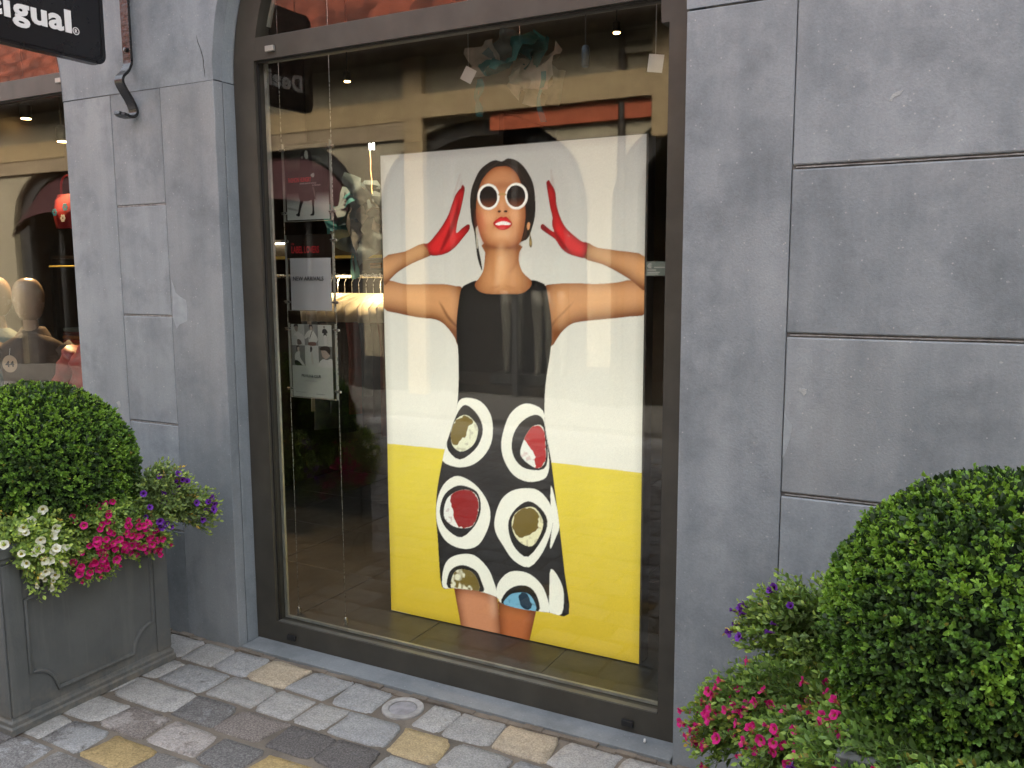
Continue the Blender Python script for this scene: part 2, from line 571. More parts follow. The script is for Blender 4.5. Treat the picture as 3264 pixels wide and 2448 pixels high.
# rows parallel to the wall: (y of near edge, y of far edge, [(x0, x1, colour, broken skin)])
ROWS = [
 (-0.172, -0.024, [(-2.90, -2.72, GREY, .3), (-2.70, -2.545, GREY, .35), (-2.53, -2.362, BLUE, .3), (-2.352, -2.158, BEIGE, .3), (-2.148, -1.962, BLUE, .25), (-1.948, -1.775, BLUE, .25),
                   (-1.600, -1.495, LIGHT, .2), (-1.483, -1.312, LIGHT, .25), (-1.296, -1.112, BEIGE, .3), (-1.094, -.905, LIGHT, .2), (-.888, -.70, LIGHT, .25), (-.68, -.5, GREY, .3)]),
 (-0.336, -0.197, [(-2.86, -2.64, GREY, .3), (-2.625, -2.405, BLUE, .38), (-2.388, -2.165, GREY, .25), (-2.15, -1.985, LIGHT, .25), (-1.968, -1.842, LIGHT, .2), (-1.826, -1.615, BLUE, .3),
                   (-1.594, -1.414, (0.54, 0.42, 0.235), .3), (-1.394, -1.205, LIGHT, .25), (-1.186, -1.02, BLUE, .25), (-1.0, -.81, GREY, .3), (-.79, -.6, DARK, .6)]),
 (-0.493, -0.361, [(-2.9, -2.70, GREY, .35), (-2.683, -2.397, LIGHT, .25), (-2.384, -2.186, BLUE, .60), (-2.172, -1.972, PINK, .62), (-1.945, -1.765, DARK, .66), (-1.748, -1.575, DARK, .64),
                   (-1.556, -1.40, GREY, .4), (-1.38, -1.2, LIGHT, .25), (-1.18, -.98, GREY, .45), (-.96, -.78, BLUE, .3)]),
 (-0.654, -0.524, [(-2.98, -2.78, GREY, .3), (-2.765, -2.552, LIGHT, .28), (-2.536, -2.332, PINK, .53), (-2.316, -2.108, PINK, .45), (-2.086, -1.912, BLUE, .62), (-1.892, -1.698, GOLD, .3),
                   (-1.68, -1.49, GREY, .5), (-1.47, -1.29, DARK, .6), (-1.27, -1.06, LIGHT, .3), (-1.04, -.86, PINK, .5)]),
 (-0.806, -0.678, [(-3.0, -2.84, LIGHT, .25), (-2.825, -2.635, LIGHT, .22), (-2.622, -2.446, BLUE, .42), (-2.428, -2.222, GOLD, .3), (-2.205, -2.01, GREY, .5), (-1.99, -1.80, DARK, .62),
                   (-1.78, -1.6, LIGHT, .3), (-1.58, -1.38, BLUE, .3), (-1.36, -1.15, GREY, .45)]),
 (-0.966, -0.83, [(-2.95, -2.72, DARK, .6), (-2.70, -2.52, BLUE, .55), (-2.50, -2.31, GREY, .55), (-2.29, -2.09, PINK, .5), (-2.07, -1.88, LIGHT, .3), (-1.86, -1.67, GOLD, .35), (-1.65, -1.45, GREY, .4)]),
]

def cobble_geo(x0, y0, x1, y1, rng, n=28, h=0.0):
    """one sett: uneven rounded block with a slightly domed, worn top"""
    cx, cy, hx, hy = (x0 + x1) / 2, (y0 + y1) / 2, (x1 - x0) / 2 + .0045, (y1 - y0) / 2 + .0055
    ph = rng.uniform(0, 6.28, 4)
    sk = rng.uniform(-0.16, 0.16)
    ring = []
    for k in range(n):
        a = 2 * PI * (k + .5) / n
        c, s_ = math.cos(a), math.sin(a)
        e = rng.uniform(.20, .30)
        px = math.copysign(abs(c) ** e, c); py = math.copysign(abs(s_) ** e, s_)
        w = 1 + .030 * math.sin(2 * a + ph[0]) + .030 * math.sin(3 * a + ph[3]) + .024 * math.sin(5 * a + ph[1]) + .014 * math.sin(9 * a + ph[2]) + rng.uniform(-.022, .016)
        ring.append((px * w * hx + sk * py * hy, py * w * hy))
    tz = rng.uniform(-.0025, .003) + h
    tx, ty = rng.uniform(-.012, .012, 2)
    v, f = [], []
    for sc, dz in ((1.0, -.030), (0.998, -.0055), (0.965, -.0008), (0.62, .0008)):
        for x, y in ring:
            v.append((cx + x * sc, cy + y * sc, tz + dz + x * tx + y * ty + (rng.uniform(-.001, .001) if sc < 1 else 0)))
    v.append((cx, cy, tz + .0014))
    for r_ in range(3):
        for k in range(n):
            f.append((r_ * n + k, r_ * n + (k + 1) % n, (r_ + 1) * n + (k + 1) % n, (r_ + 1) * n + k))
    for k in range(n):
        f.append((3 * n + k, 3 * n + (k + 1) % n, 4 * n))
    return v, f

placed = []
for (y0, y1, row) in ROWS:
    for (x0, x1, c, wear) in row:
        v, f = cobble_geo(x0, y0, x1, y1, RNG)
        o = part('cobblestone', MB().add(v, f), 'cobble', pav, 'all')
        k = RNG.uniform(.92, 1.08)
        o.color = (c[0] * k, c[1] * k, c[2] * k, wear)
# the rest of the near pavement, as far as it can still be picked apart
far = MB()
def rest_row(y0, y1, xa, xb, near):
    x = xa
    while x < xb - .1:
        w = RNG.uniform(.14, .22)
        v, f = cobble_geo(x, y0, x + w, y1, RNG, 28 if near else 12)
        if near:
            o = part('cobblestone', MB().add(v, f), 'cobble', pav, 'all')
            c = [LIGHT, BLUE, GREY, DARK, PINK, GREY, BLUE, GOLD][int(RNG.integers(0, 8))]
            o.color = (*c, float(RNG.uniform(.25, .62)))
        else:
            far.add(v, f)
        x += w + .018
for i, (y0, y1, row) in enumerate(ROWS):
    rest_row(y0, y1, -4.6, row[0][0] - .03, True)
    rest_row(y0, y1, row[-1][1] + .02, 0.9 if i < 4 else 0.0, True)
for i in range(14):
    y1 = -0.99 - i * 0.163
    rest_row(y1 - .138, y1, -5.5, 2.1, False)
fo = part('cobble_field', far, 'cobble', pav, 'all')
fo.color = (0.34, 0.34, 0.345, 0.47)
tag(fo, kind='stuff')
# sandy mortar lip along the sill and the wall foot
mj = MB()
n = 60
for i in range(n):
    x = -3.4 + i * (3.9 / n)
    mj.box(x, -0.018 - random.uniform(0, .010), -0.012, x + 3.9 / n + .002, -0.0005, 0.0055 + random.uniform(-.007, .003))
part('mortar_joint', mj, 'mortar', pav)

# ---------------------------------------------------------------- shop building
bld = thing('shop_building', 'grey bluestone shop front with tall arched windows in dark bronze frames', 'shop building', (0, 0, 0))
XA, XB, XC, XD, XE, XF = -3.426, -3.131, -2.843, -2.555, -0.753, -0.458
ZS, RAD = 2.214, 0.901
WC = (XD + XE) / 2                       # centre of the big window
WL0 = XA - (XE - XD)                     # left jamb of the next window
WLC = (WL0 + XA) / 2
TH = 0.045                               # slab thickness
VG, HG = 0.0010, 0.0042                  # half joints

def slab(x0, z0, x1, z1, name='stone_slab', bev=0.003, dy=0.0):
    b = MB().box(x0 + VG, dy, z0 + HG, x1 - VG, TH, z1 - HG)
    return part(name, b, 'stone', bld, False, bev)

slab(XA, -0.02, XB, ZS + .003); slab(XC, -0.02, XD, ZS + .003)
for z0, z1 in ((-0.02, .443), (.443, .889), (.889, 1.331), (1.331, 1.772), (1.772, ZS + .003)):
    slab(XB, z0, XC, z1, dy=0.0005)
slab(XE, -0.02, XF, ZS - .004)
for z0, z1 in ((-0.02, .443), (.443, .885), (.885, 1.327), (1.327, 1.771), (1.771, 2.66)):
    slab(XF, z0 + .0015, 0.42, z1 - .0015, dy=0.0008, bev=.0042)
    slab(0.42, z0 + .0015, 1.62, z1 - .0015, dy=0.0004, bev=.0042)

def joint_bead(x0, x1, z, hmin, hmax, y=.003):
    b = MB()
    n = max(2, int((x1 - x0) / .02))
    top = [z + RNG.uniform(hmin, hmax) for _ in range(n + 1)]
    bot = [z - RNG.uniform(hmin, hmax) for _ in range(n + 1)]
    for i in range(n):
        a, c = x0 + (x1 - x0) * i / n, x0 + (x1 - x0) * (i + 1) / n
        b.add([(a, y, bot[i]), (c, y, bot[i + 1]), (c, y, top[i + 1]), (a, y, top[i]), (a, y + .01, bot[i]), (c, y + .01, bot[i + 1]), (c, y + .01, top[i + 1]), (a, y + .01, top[i])],
              [(0, 1, 2, 3), (3, 2, 6, 7), (0, 4, 5, 1)])
    return part('joint_mortar', b, 'bead', bld)
for z in (.443, .885, 1.327, 1.771):
    joint_bead(XF + .01, 1.6, z, .0006, .0022)
for z in (.443, .889, 1.331, 1.772):
    joint_bead(XB + .004, XC - .004, z, .0012, .003)

def arch_pts(cx, r, a0, a1, n=28):
    return [(cx + r * math.cos(a0 + (a1 - a0) * i / n), ZS + r * math.sin(a0 + (a1 - a0) * i / n)) for i in range(n + 1)]
ZT = 3.3
g = .002
# head stones between and beside the arches
pts = [(XA + VG, ZS + g)] + [p for p in arch_pts(WLC, RAD + VG, 0.006, PI / 2)][1:] + [(WLC, ZT), (WC, ZT)] + [p for p in arch_pts(WC, RAD + VG, PI / 2, PI - .006)][:-1] + [(XD - VG, ZS + g)]
part('head_stone', MB().prism(pts, 0.0006, TH), 'stone', bld, False, 0.0025)
pts = [(XF - VG, ZS - .004 + g), (XF - VG, ZT), (WC + .003, ZT)] + list(reversed(arch_pts(WC, RAD + VG, 0.006, PI / 2)))[:-1] + [(XE + VG, ZS - .004 + g)]
part('head_stone', MB().prism(list(reversed(pts)), 0.0, TH), 'stone', bld, False, 0.0025)
pts = [(WL0 - .3, ZS + g), (WL0 - VG, ZS + g)] + list(reversed(arch_pts(WLC, RAD + VG, PI / 2, PI - .006)))[1:] + [(WLC - .003, ZT), (WL0 - .3, ZT)]
part('head_stone', MB().prism(pts, 0.0, TH), 'stone', bld, False, 0.0025)
slab(XF, 2.66, 1.62, ZT)
slab(WL0 - .3, -0.02, WL0, ZS)
# inner lining of the openings, set back behind the face slabs
for (xl, xr) in ((XD, XE), (WL0, XA)):
    cx = (xl + xr) / 2
    part('reveal_slab', MB().box(xl - .05, TH + .0025, -0.02, xl + .001, 0.19, ZS - .002), 'reveal', bld, False, 0.002)
    part('reveal_slab', MB().box(xr - .001, TH + .0025, -0.02, xr + .05, 0.19, ZS - .002), 'reveal', bld, False, 0.002)
    o_, i_ = arch_pts(cx, RAD + .07, 0, PI, 40), arch_pts(cx, RAD + .004, 0, PI, 40)
    part('arch_lining', MB().prism([(p[0], p[1] + .002) for p in o_] + [(p[0], p[1] + .002) for p in reversed(i_)], TH + .0025, 0.19), 'reveal', bld, False, 0.0015)
# core behind the slabs
part('wall_core', MB().box(XA + .052, 0.0035, -0.03, XD - .052, 0.34, ZS + .003), 'core', bld)
for x0, x1 in ((WL0 - .3, WL0 - .052), (XE + .052, 1.62)):
    part('wall_core', MB().box(x0, TH - .036, -0.03, x1, 0.34, ZS), 'core', bld)
def plate(x0, x1, zlo, zhi, y0, y1, name, mat):
    b = MB()
    n = max(1, int((x1 - x0) / .06))
    xs = [x0 + (x1 - x0) * i / n for i in range(n + 1)]
    def lo(x):
        z = zlo
        for c in (WC, WLC):
            if abs(x - c) < RAD + .07:
                z = max(z, ZS + math.sqrt((RAD + .07) ** 2 - (x - c) ** 2))
        return z
    for a, c in zip(xs[:-1], xs[1:]):
        b.add([(a, y0, lo(a)), (c, y0, lo(c)), (c, y0, zhi), (a, y0, zhi), (a, y1, lo(a)), (c, y1, lo(c)), (c, y1, zhi), (a, y1, zhi)],
              [(0, 1, 2, 3), (5, 4, 7, 6), (0, 4, 5, 1), (3, 2, 6, 7), (0, 3, 7, 4), (1, 5, 6, 2)])
    return part(name, b, mat, bld)
plate(WL0 - .3, 1.62, ZS + .003, ZT + .02, TH + .003, 0.34, 'wall_core', 'core')
part('upper_wall', MB().box(-24, 0.002, ZT + .006, 24, 0.34, 4.7), 'stone', bld)
part('side_wall', MB().box(-24, 0.002, -0.03, WL0 - .303, 0.34, ZT), 'stone', bld)
part('side_wall', MB().box(1.623, 0.002, -0.03, 24, 0.34, ZT), 'stone', bld)
part('roof', MB().prism([(-0.12, 4.7), (-0.12, 4.78), (4.5, 7.2), (9.2, 4.7)], -24, 24, 'yz'), 'darkin', bld)
part('rear_wall', MB().box(-24, 8.8, -0.03, 24, 9.0, 4.7), 'inwall', bld)

# sills
for (xl, xr) in ((XD, XE), (WL0, XA)):
    part('window_sill', MB().box(xl + .008, 0.0005, -0.03, xr - .006, 0.30, 0.012), 'sill', bld, False, 0.002)

def window(xl, xr, pads):
    """tall arched shop window with a transom"""
    cx = (xl + xr) / 2
    FY0, FY1 = 0.10, 0.165
    il, ir, zb, t0, t1 = xl + .108, xr - .081, 0.096, 2.288, 2.370
    ri = RAD - .105
    b = MB()
    b.box(xl + .004, FY0, 0.0125, il, FY1, ZS)
    b.box(ir, FY0, 0.0125, xr - .004, FY1, ZS)
    b.box(il, FY0, 0.0125, ir, FY1, zb)
    arcs_o, arcs_i = arch_pts(cx, RAD - .004, 0, PI, 40), arch_pts(cx, ri, 0, PI, 40)
    b.prism(arcs_o + [(xl + .108, ZS)] + list(reversed(arcs_i)) + [(xr - .081, ZS)], FY0, FY1)
    def xi(z):
        return math.sqrt(max(0, ri * ri - (z - ZS) ** 2))
    hw = max(xi(t0), xi(t1))
    b2 = MB().box(cx - xi(t0) - .004, FY0 + .0006, t0, cx + xi(t0) + .004, FY1 - .001, t1)
    w = part('shop_window', b, 'frame', bld, False, 0.0)
    part('transom', b2, 'frame', w, False, 0.0012)
    # dark shadow gap next to the stone
    part('frame_gasket', MB().box(xl + .0005, FY0 + .012, 0.013, xl + .0045, FY1, ZS), 'gasket', w)
    # glass: lower pane and arched upper pane
    GY = 0.126
    p = MB()
    p.mi = 1
    p.box(il - .008, GY, zb - .008, ir + .008, GY + .022, t0 + .006)
    me = p.mesh('glass_pane', ['glass', 'edge_glass'])
    for pl in me.polygons:
        if pl.normal.y < -0.9:
            pl.material_index = 0
    link('glass_pane', me, w)
    a = [q for q in arch_pts(cx, ri + .008, 0, PI, 40) if q[1] > t1 - .006]
    p = MB(); p.mi = 1
    p.prism([(cx + ri + .002, t1 - .006)] + a + [(cx - ri - .002, t1 - .006)], GY, GY + .022)
    me = p.mesh('glass_pane', ['glass', 'edge_glass'])
    for pl in me.polygons:
        if abs(pl.normal.y) > 0.9 and pl.center.y < GY + .005:
            pl.material_index = 0
    link('glass_pane', me, w)
    # black seal and bright spacer bar inside the edge of the double glazing
    s = MB()
    s.box(il, GY - .012, zb, il + .006, GY - .001, t0); s.box(ir - .005, GY - .012, zb, ir, GY - .001, t0)
    s.box(il + .006, GY - .012, t0 - .006, ir - .005, GY - .001, t0)
    part('glazing_seal', s, 'gasket', w)
    part('glazing_bead', MB().box(il + .006, FY0 + .003, zb - .001, ir - .005, GY - .001, zb + .0035), 'dullbead', w)
    s = MB()
    s.box(il + .002, GY + .0235, zb + .002, il + .016, GY + .034, t0 - .003)
    s.box(il + .016, GY + .0235, zb + .002, ir - .002, GY + .034, zb + .012)
    part('spacer_bar', s, 'spacer', w)
    s = MB()
    ri2 = ri - .001
    arc1 = [q for q in arch_pts(cx, ri2 + .004, PI / 2, PI, 24) if q[1] > t1]
    arc2 = [q for q in arch_pts(cx, ri2 - .012, PI / 2, PI, 24) if q[1] > t1]
    s.prism(arc1 + list(reversed(arc2)), GY + .0235, GY + .034)
    part('spacer_bar', s, 'spacer', w)
    for (px, pz, c) in pads:
        k = part('drain_cap', MB().box(px - .020, FY0 - .012, pz - .011, px + .020, FY0 - .0005, pz + .009), c, w, False, 0.0015)
    return w
win = window(XD, XE, [(-2.358, 2.322, 'spacer'), (-2.364, .046, 'black'), (-0.933, .045, 'black')])
win2 = window(WL0, XA, [(-3.575, 2.335, 'spacer'), (WL0 + .19, 2.322, 'spacer')])

# ---------------------------------------------------------------- shop interior
flo = part('shop_floor', MB().box(-5.6, 0.30, -0.05, 0.3, 5.2, -0.006), 'grout', None)
tag(flo, 'dark grey tiled shop floor behind the glass', 'floor', kind='structure')
proto = MB().box(-.2985, -.2985, -.004, .2985, .2985, 0.0).mesh('floor_tile', 'tile', False, 0.0012)
for i in range(-10, 2):
    for j in range(0, 6):
        o = link('floor_tile', proto, flo)
        o.location = (i * .6 + .12, .60 + j * .6 + .0, RNG.uniform(-.0003, .0003))
part('interior_wall', MB().box(-5.7, 4.0, -0.04, 0.4, 4.1, 3.45), 'inwall', bld)
part('interior_wall', MB().box(-5.7, 0.342, -0.04, -5.6, 3.998, 3.45), 'darkin', bld)
part('interior_wall', MB().box(-0.42, 0.342, -0.04, -0.32, 3.998, 3.45), 'darkin', bld)
part('ceiling', MB().box(-5.7, 0.342, 3.452, 0.4, 4.1, 3.55), 'ceil', bld)

# ---------------------------------------------------------------- marks on the stone
M['wornpatch'] = plain('worn_stone_patch', (0.315, 0.352, 0.372), (0.265, 0.295, 0.315), 30, 0.7, 0, 0.2)
def stain(pts, mat='limestain'):
    return part('lime_stain', MB().prism(pts, -0.0005, 0.0012), mat, bld)
stain([(-2.835, 1.481), (-2.813, 1.425), (-2.790, 1.41), (-2.757, 1.396), (-2.752, 1.36), (-2.758, 1.314), (-2.80, 1.30), (-2.819, 1.282), (-2.837, 1.327), (-2.832, 1.40)], 'wornpatch')
stain([(-3.209, .960), (-3.190, .967), (-3.184, .950), (-3.188, .936), (-3.216, .919), (-3.212, .930), (-3.198, .942)])
stain([(-.229, 1.920), (-.222, 1.934), (-.210, 1.941), (-.197, 1.942), (-.205, 1.932), (-.218, 1.928), (-.222, 1.918)])
stain([(-.456, 1.120), (-.450, 1.10), (-.434, 1.08), (-.437, 1.05), (-.447, 1.01), (-.456, .985)], 'wornpatch')
stain([(-.422, 1.178), (-.410, 1.184), (-.399, 1.182), (-.401, 1.170), (-.406, 1.163), (-.412, 1.172)])
part('stone_crack', MB().tube([(x, .0004, z) for x, z in ((-2.630, 2.382), (-2.628, 2.37), (-2.624, 2.355), (-2.612, 2.33), (-2.607, 2.315), (-2.602, 2.30), (-2.600, 2.284), (-2.601, 2.27), (-2.598, 2.253), (-2.596, 2.226))],
                              [.0003, .0009, .0013, .0010, .0016, .0012, .0016, .0010, .0012, .0005], 5), 'gasket', bld)

# ---------------------------------------------------------------- projecting sign and bracket
def rounded_rect(a0, b0, a1, b1, r, n=6):
    p = []
    for (cx, cy, s) in ((a1 - r, b0 + r, -PI / 2), (a1 - r, b1 - r, 0), (a0 + r, b1 - r, PI / 2), (a0 + r, b0 + r, PI)):
        p += [(cx + r * math.cos(s + PI / 2 * i / n), cy + r * math.sin(s + PI / 2 * i / n)) for i in range(n + 1)]
    return p
SX = -2.995
sg = thing('projecting_sign', 'black projecting shop sign with white lettering above the stone pillar', 'sign', (SX, -0.46, 2.285))
S = MB().prism(rounded_rect(-.335, 0, .335, .46, .035), -.022, .012, 'yz')
part('sign_panel', S, 'sign', sg, False, 0.004)
rim = MB()
ro, ri = rounded_rect(-.335, 0, .335, .46, .035), rounded_rect(-.322, .013, .322, .447, .026)
rim.prism(ro + [ro[0]] + [ri[0]] + list(reversed(ri)), .0125, .0165, 'yz')
part('sign_rim', rim, 'sign', sg, False, 0.0)
# letters D e s(mirrored) i g u a l, reading towards the wall
def sign_letters():
    cap = 0.106
    y = -0.262
    zb = 0.091
    for ch, adv in (('D', .079), ('e', .067), ('s', .062), ('i', .031), ('g', .068), ('u', .065), ('a', .064), ('l', .031)):
        me = text_mesh(ch, cap, 'letter', 0.0012, 0.0034, 1.0)
        xs = [v.co.x for v in me.vertices]
        x0, x1 = min(xs), max(xs)
        w = adv - .0055
        T = Matrix.Translation((-x0, 0, 0))
        me.transform(T)
        if ch == 's':
            me.transform(Matrix.Scale(-1, 4, Vector((1, 0, 0))))
            me.flip_normals()
            me.transform(Matrix.Translation((x1 - x0, 0, 0)))
        me.transform(Matrix.Scale(w / (x1 - x0), 4, Vector((1, 0, 0))))
        me.transform(FACE_EAST)
        o = link('letter', me, sg)
        o.location = (.0145, y, zb)
        y += adv
    ring = MB()
    a_o = [(math.cos(a) * .0135, math.sin(a) * .0135) for a in np.linspace(0, 2 * PI, 25)]
    a_i = [(math.cos(a) * .0108, math.sin(a) * .0108) for a in np.linspace(0, 2 * PI, 25)]
    ring.prism([(p[0] + y + .012, p[1] + zb + .009) for p in a_o] + [(p[0] + y + .012, p[1] + zb + .009) for p in reversed(a_i)], .0135, .0150, 'yz')
    part('registered_ring', ring, 'letter', sg)
    lettering('R', .019, 'letter', sg, (.0142, y + .006, zb + .0025), FACE_EAST, 'registered_letter', bold=.0004)
sign_letters()

br = thing('sign_bracket', 'black wrought iron sign bracket with wavy curled foot on the stone pillar', 'bracket', (-2.985, 0, 2.1))
path = [(-.022, 1.00), (-.022, .30), (-.022, .225), (-.026, .205), (-.040, .180), (-.062, .158), (-.066, .136), (-.050, .108), (-.026, .075),
        (-.010, .042), (-.012, .022), (-.030, .010), (-.060, .013), (-.088, .020)]
def smooth_path(p, k=5):
    out = []
    for i in range(len(p) - 1):
        p0, p1, p2, p3 = (np.array(p[max(i - 1, 0)]), np.array(p[i]), np.array(p[i + 1]), np.array(p[min(i + 2, len(p) - 1)]))
        for j in range(k):
            t = j / k
            out.append(tuple(.5 * (2 * p1 + (p2 - p0) * t + (2 * p0 - 5 * p1 + 4 * p2 - p3) * t * t + (3 * p1 - p0 - 3 * p2 + p3) * t ** 3)))
    out.append(tuple(p[-1]))
    return out
sp = smooth_path(path)
b = MB()
rings = []
for i, (y, z) in enumerate(sp):
    a, c = sp[max(i - 1, 0)], sp[min(i + 1, len(sp) - 1)]
    t = Vector((0, c[0] - a[0], c[1] - a[1])).normalized()
    nn = Vector((0, -t.z, t.y))
    k = i / (len(sp) - 1)
    hw = .0225 if k < .9 else .0225 + (.004 if k < .96 else -.006)
    th = .0055
    rings.append([Vector((s1 * hw, y, z)) + nn * s2 * th for s1, s2 in ((-1, -1), (1, -1), (1, 1), (-1, 1))])
b.rings(rings)
part('iron_strap', b, 'iron', br, False, 0.0012)
part('sign_arm', MB().box(-.012, -.80, .74, .012, -.016, .765), 'iron', br, False, .002)
part('scroll_brace', MB().tube([Vector((0, *q)) for q in smooth_path([(-.028, .50), (-.075, .46), (-.10, .52), (-.085, .60), (-.16, .70), (-.30, .738)])], .0075, 8), 'iron', br, True)
for z in (.265, .62):
    part('bolt_head', MB().lathe([(.0, 0), (.009, 0), (.009, .006), (.0, .008)], 10), 'iron', br).matrix_local = Matrix.Translation((0, -.028, z)) @ Matrix.Rotation(PI / 2, 4, 'X')
for y in (-.18, -.70):
    part('hanger_link', MB().tube([(-.009, y, .64), (-.009, y, .745)], .005, 6), 'iron', br)

# ---------------------------------------------------------------- drain cover
dr = thing('drain_cover', 'small round grey drain cover set among the cobbles by the sill', 'drain cover', (-1.688, -0.094, -0.006))
b = MB().lathe([(.050, -.01), (.050, .007), (.054, .0095), (.070, .0095), (.0735, .006), (.0735, -.01)], 40)
M['concrete'] = plain('drain_concrete', (0.40, 0.39, 0.37), (0.27, 0.26, 0.25), 40, 0.85, 0, 0.4, 160)
M['drainlid'] = plain('drain_lid', (0.33, 0.32, 0.34), (0.22, 0.215, 0.22), 30, 0.7, 0, 0.5, 180)
part('drain_rim', b, 'concrete', dr, True)
part('drain_lid', MB().lathe([(.0, .0055), (.046, .005), (.0495, .002), (.0495, -.01)], 32), 'drainlid', dr, True)
sd_ = part('peanut_shell', MB().loft([((0, 0, 0), .001, .001, (1, 0, 0)), ((.003, 0, .001), .0042, .0042, (1, 0, 0)), ((.009, 0, 0), .0034, .0034, (1, 0, 0)), ((.015, 0, .001), .0042, .0042, (1, 0, 0)), ((.0185, 0, 0), .001, .001, (1, 0, 0))], 10), 'white', None, True)
sd_.location = (-0.86, 0.055, 0.0165); sd_.rotation_euler = (0, 0, 1.9)
tag(sd_, 'tiny cream coloured crumb lying on the window sill', 'crumb')

# ---------------------------------------------------------------- planters
PY, PW = -0.518, 0.317                  # centre line and half width of the planter body
def make_planter(x, label):
    pl = thing('planter', label, 'planter', (x, PY, 0), 0, 'square lead grey planters')
    H = 0.625
    b = MB()
    w = PW
    b.rings([[(-w, -w, .04), (w, -w, .04), (w, w, .04), (-w, w, .04)], [(-w, -w, H), (w, -w, H), (w, w, H), (-w, w, H)],
             [(-w + .035, -w + .035, H), (w - .035, -w + .035, H), (w - .035, w - .035, H), (-w + .035, w - .035, H)],
             [(-w + .035, -w + .035, H - .06), (w - .035, -w + .035, H - .06), (w - .035, w - .035, H - .06), (-w + .035, w - .035, H - .06)]], cap=False)
    part('planter_body', b, 'lead', pl, False, .002)
    p = MB()
    def sq(k, z):
        return [(-k, -k, z), (k, -k, z), (k, k, z), (-k, k, z)]
    p.rings([sq(w + .014, 0.0), sq(w + .014, .022), sq(w + .009, .028), sq(w + .009, .040), sq(w + .004, .047), sq(w + .001, .056)])
    part('plinth', p, 'lead', pl, False, .0015)
    p = MB()
    p.rings([sq(w + .001, H - .052), sq(w + .006, H - .045), sq(w + .006, H - .035), sq(w + .018, H - .026), sq(w + .018, H + .004), sq(w + .010, H + .010), sq(w - .030, H + .010), sq(w - .034, H - .04)], cap=False)
    part('rim', p, 'lead', pl, False, .0015)
    part('soil', MB().rings([sq(w - .03, H - .05)], cap=True) if False else MB().add(sq(w - .031, H - .035), [(0, 1, 2, 3)]), 'soil', pl)
    # raised corner strips and the panel moulding of each face
    for q in range(4):
        rot = Matrix.Rotation(q * PI / 2, 4, 'Z')
        for s in (-1, 1):
            c = MB().box(w + .0005, s * w if s < 0 else w - .062, .057, w + .0065, -w + .062 if s < 0 else w, H - .053)
            o = part('corner_strip', c, 'lead', pl, False, .002)
            o.matrix_local = rot
        a, zb, zt, r = .245, .092, H - .095, .093
        ring = []
        for (cy, cz, t0) in ((a, zb, PI), (a, zt, 3 * PI / 2), (-a, zt, 0), (-a, zb, PI / 2)):
            ring += [(cy + r * math.cos(t0 - PI / 2 * i / 8), cz + r * math.sin(t0 - PI / 2 * i / 8)) for i in range(9)]
        pts3 = [Vector((w + .001, y, z)) for y, z in ring]
        pts3.append(pts3[0])
        o = part('panel_moulding', MB().tube(pts3, .0085, 8, False), 'lead', pl, True)
        o.matrix_local = rot
    return pl
make_planter(-3.035, 'square lead grey planter with panel mouldings beside the stone pillar')
make_planter(0.15, 'square lead grey planter hidden under flowers at the right wall')

# ---------------------------------------------------------------- leaves
LEAF_V = np.array([(0, 0, 0), (.34, .24, .07), (.34, -.24, .07), (.36, 0, 0), (.72, .27, .05), (.72, -.27, .05), (.74, 0, -.01), (1, 0, -.07)], dtype=np.float32)
LEAF_N = np.array([(0, 0, 0), (.34, .23, .07), (.34, -.23, .07), (.36, 0, 0), (.70, .22, .03), (.70, -.22, .03), (.72, 0, -.05), (1, 0, -.16)], dtype=np.float32)
LEAF_F = np.array([0, 3, 1, 0, 2, 3, 3, 6, 4, 1, 2, 5, 6, 3, 6, 7, 4, 5, 7, 6], dtype=np.int32)
LEAF_L = np.array([3, 3, 4, 4, 3, 3], dtype=np.int32)

def unit(a):
    return a / np.maximum(np.linalg.norm(a, axis=-1, keepdims=True), 1e-9)

def leaf_cloud(name, pos, d, up, size, width, col, mat, tmpl):
    n = len(pos)
    d = unit(d)
    w = unit(np.cross(up, d))
    nn = np.cross(d, w)
    V = (pos[:, None, :] + size[:, None, None] * (tmpl[None, :, 0:1] * d[:, None, :] + (tmpl[None, :, 1:2] * width[:, None, None]) * w[:, None, :] + tmpl[None, :, 2:3] * nn[:, None, :]))
    V = V.reshape(-1, 3)
    F = (np.arange(n)[:, None] * 8 + LEAF_F[None, :]).ravel()
    L = np.tile(LEAF_L, n)
    shade = np.array([.85, 1, 1, .92, 1.05, 1.05, .95, 1.05])
    C = (col[:, None, :] * shade[None, :, None]).reshape(-1, 3)
    return col_mesh(name, V, F, L, C, mat, True)

def smooth_noise(p, seed, freq):
    r = np.random.default_rng(seed)
    out = np.zeros(len(p))
    for k in range(9):
        w = r.normal(size=3) * freq
        out += np.sin(p @ w + r.uniform(0, 6.28))
    return out / 9

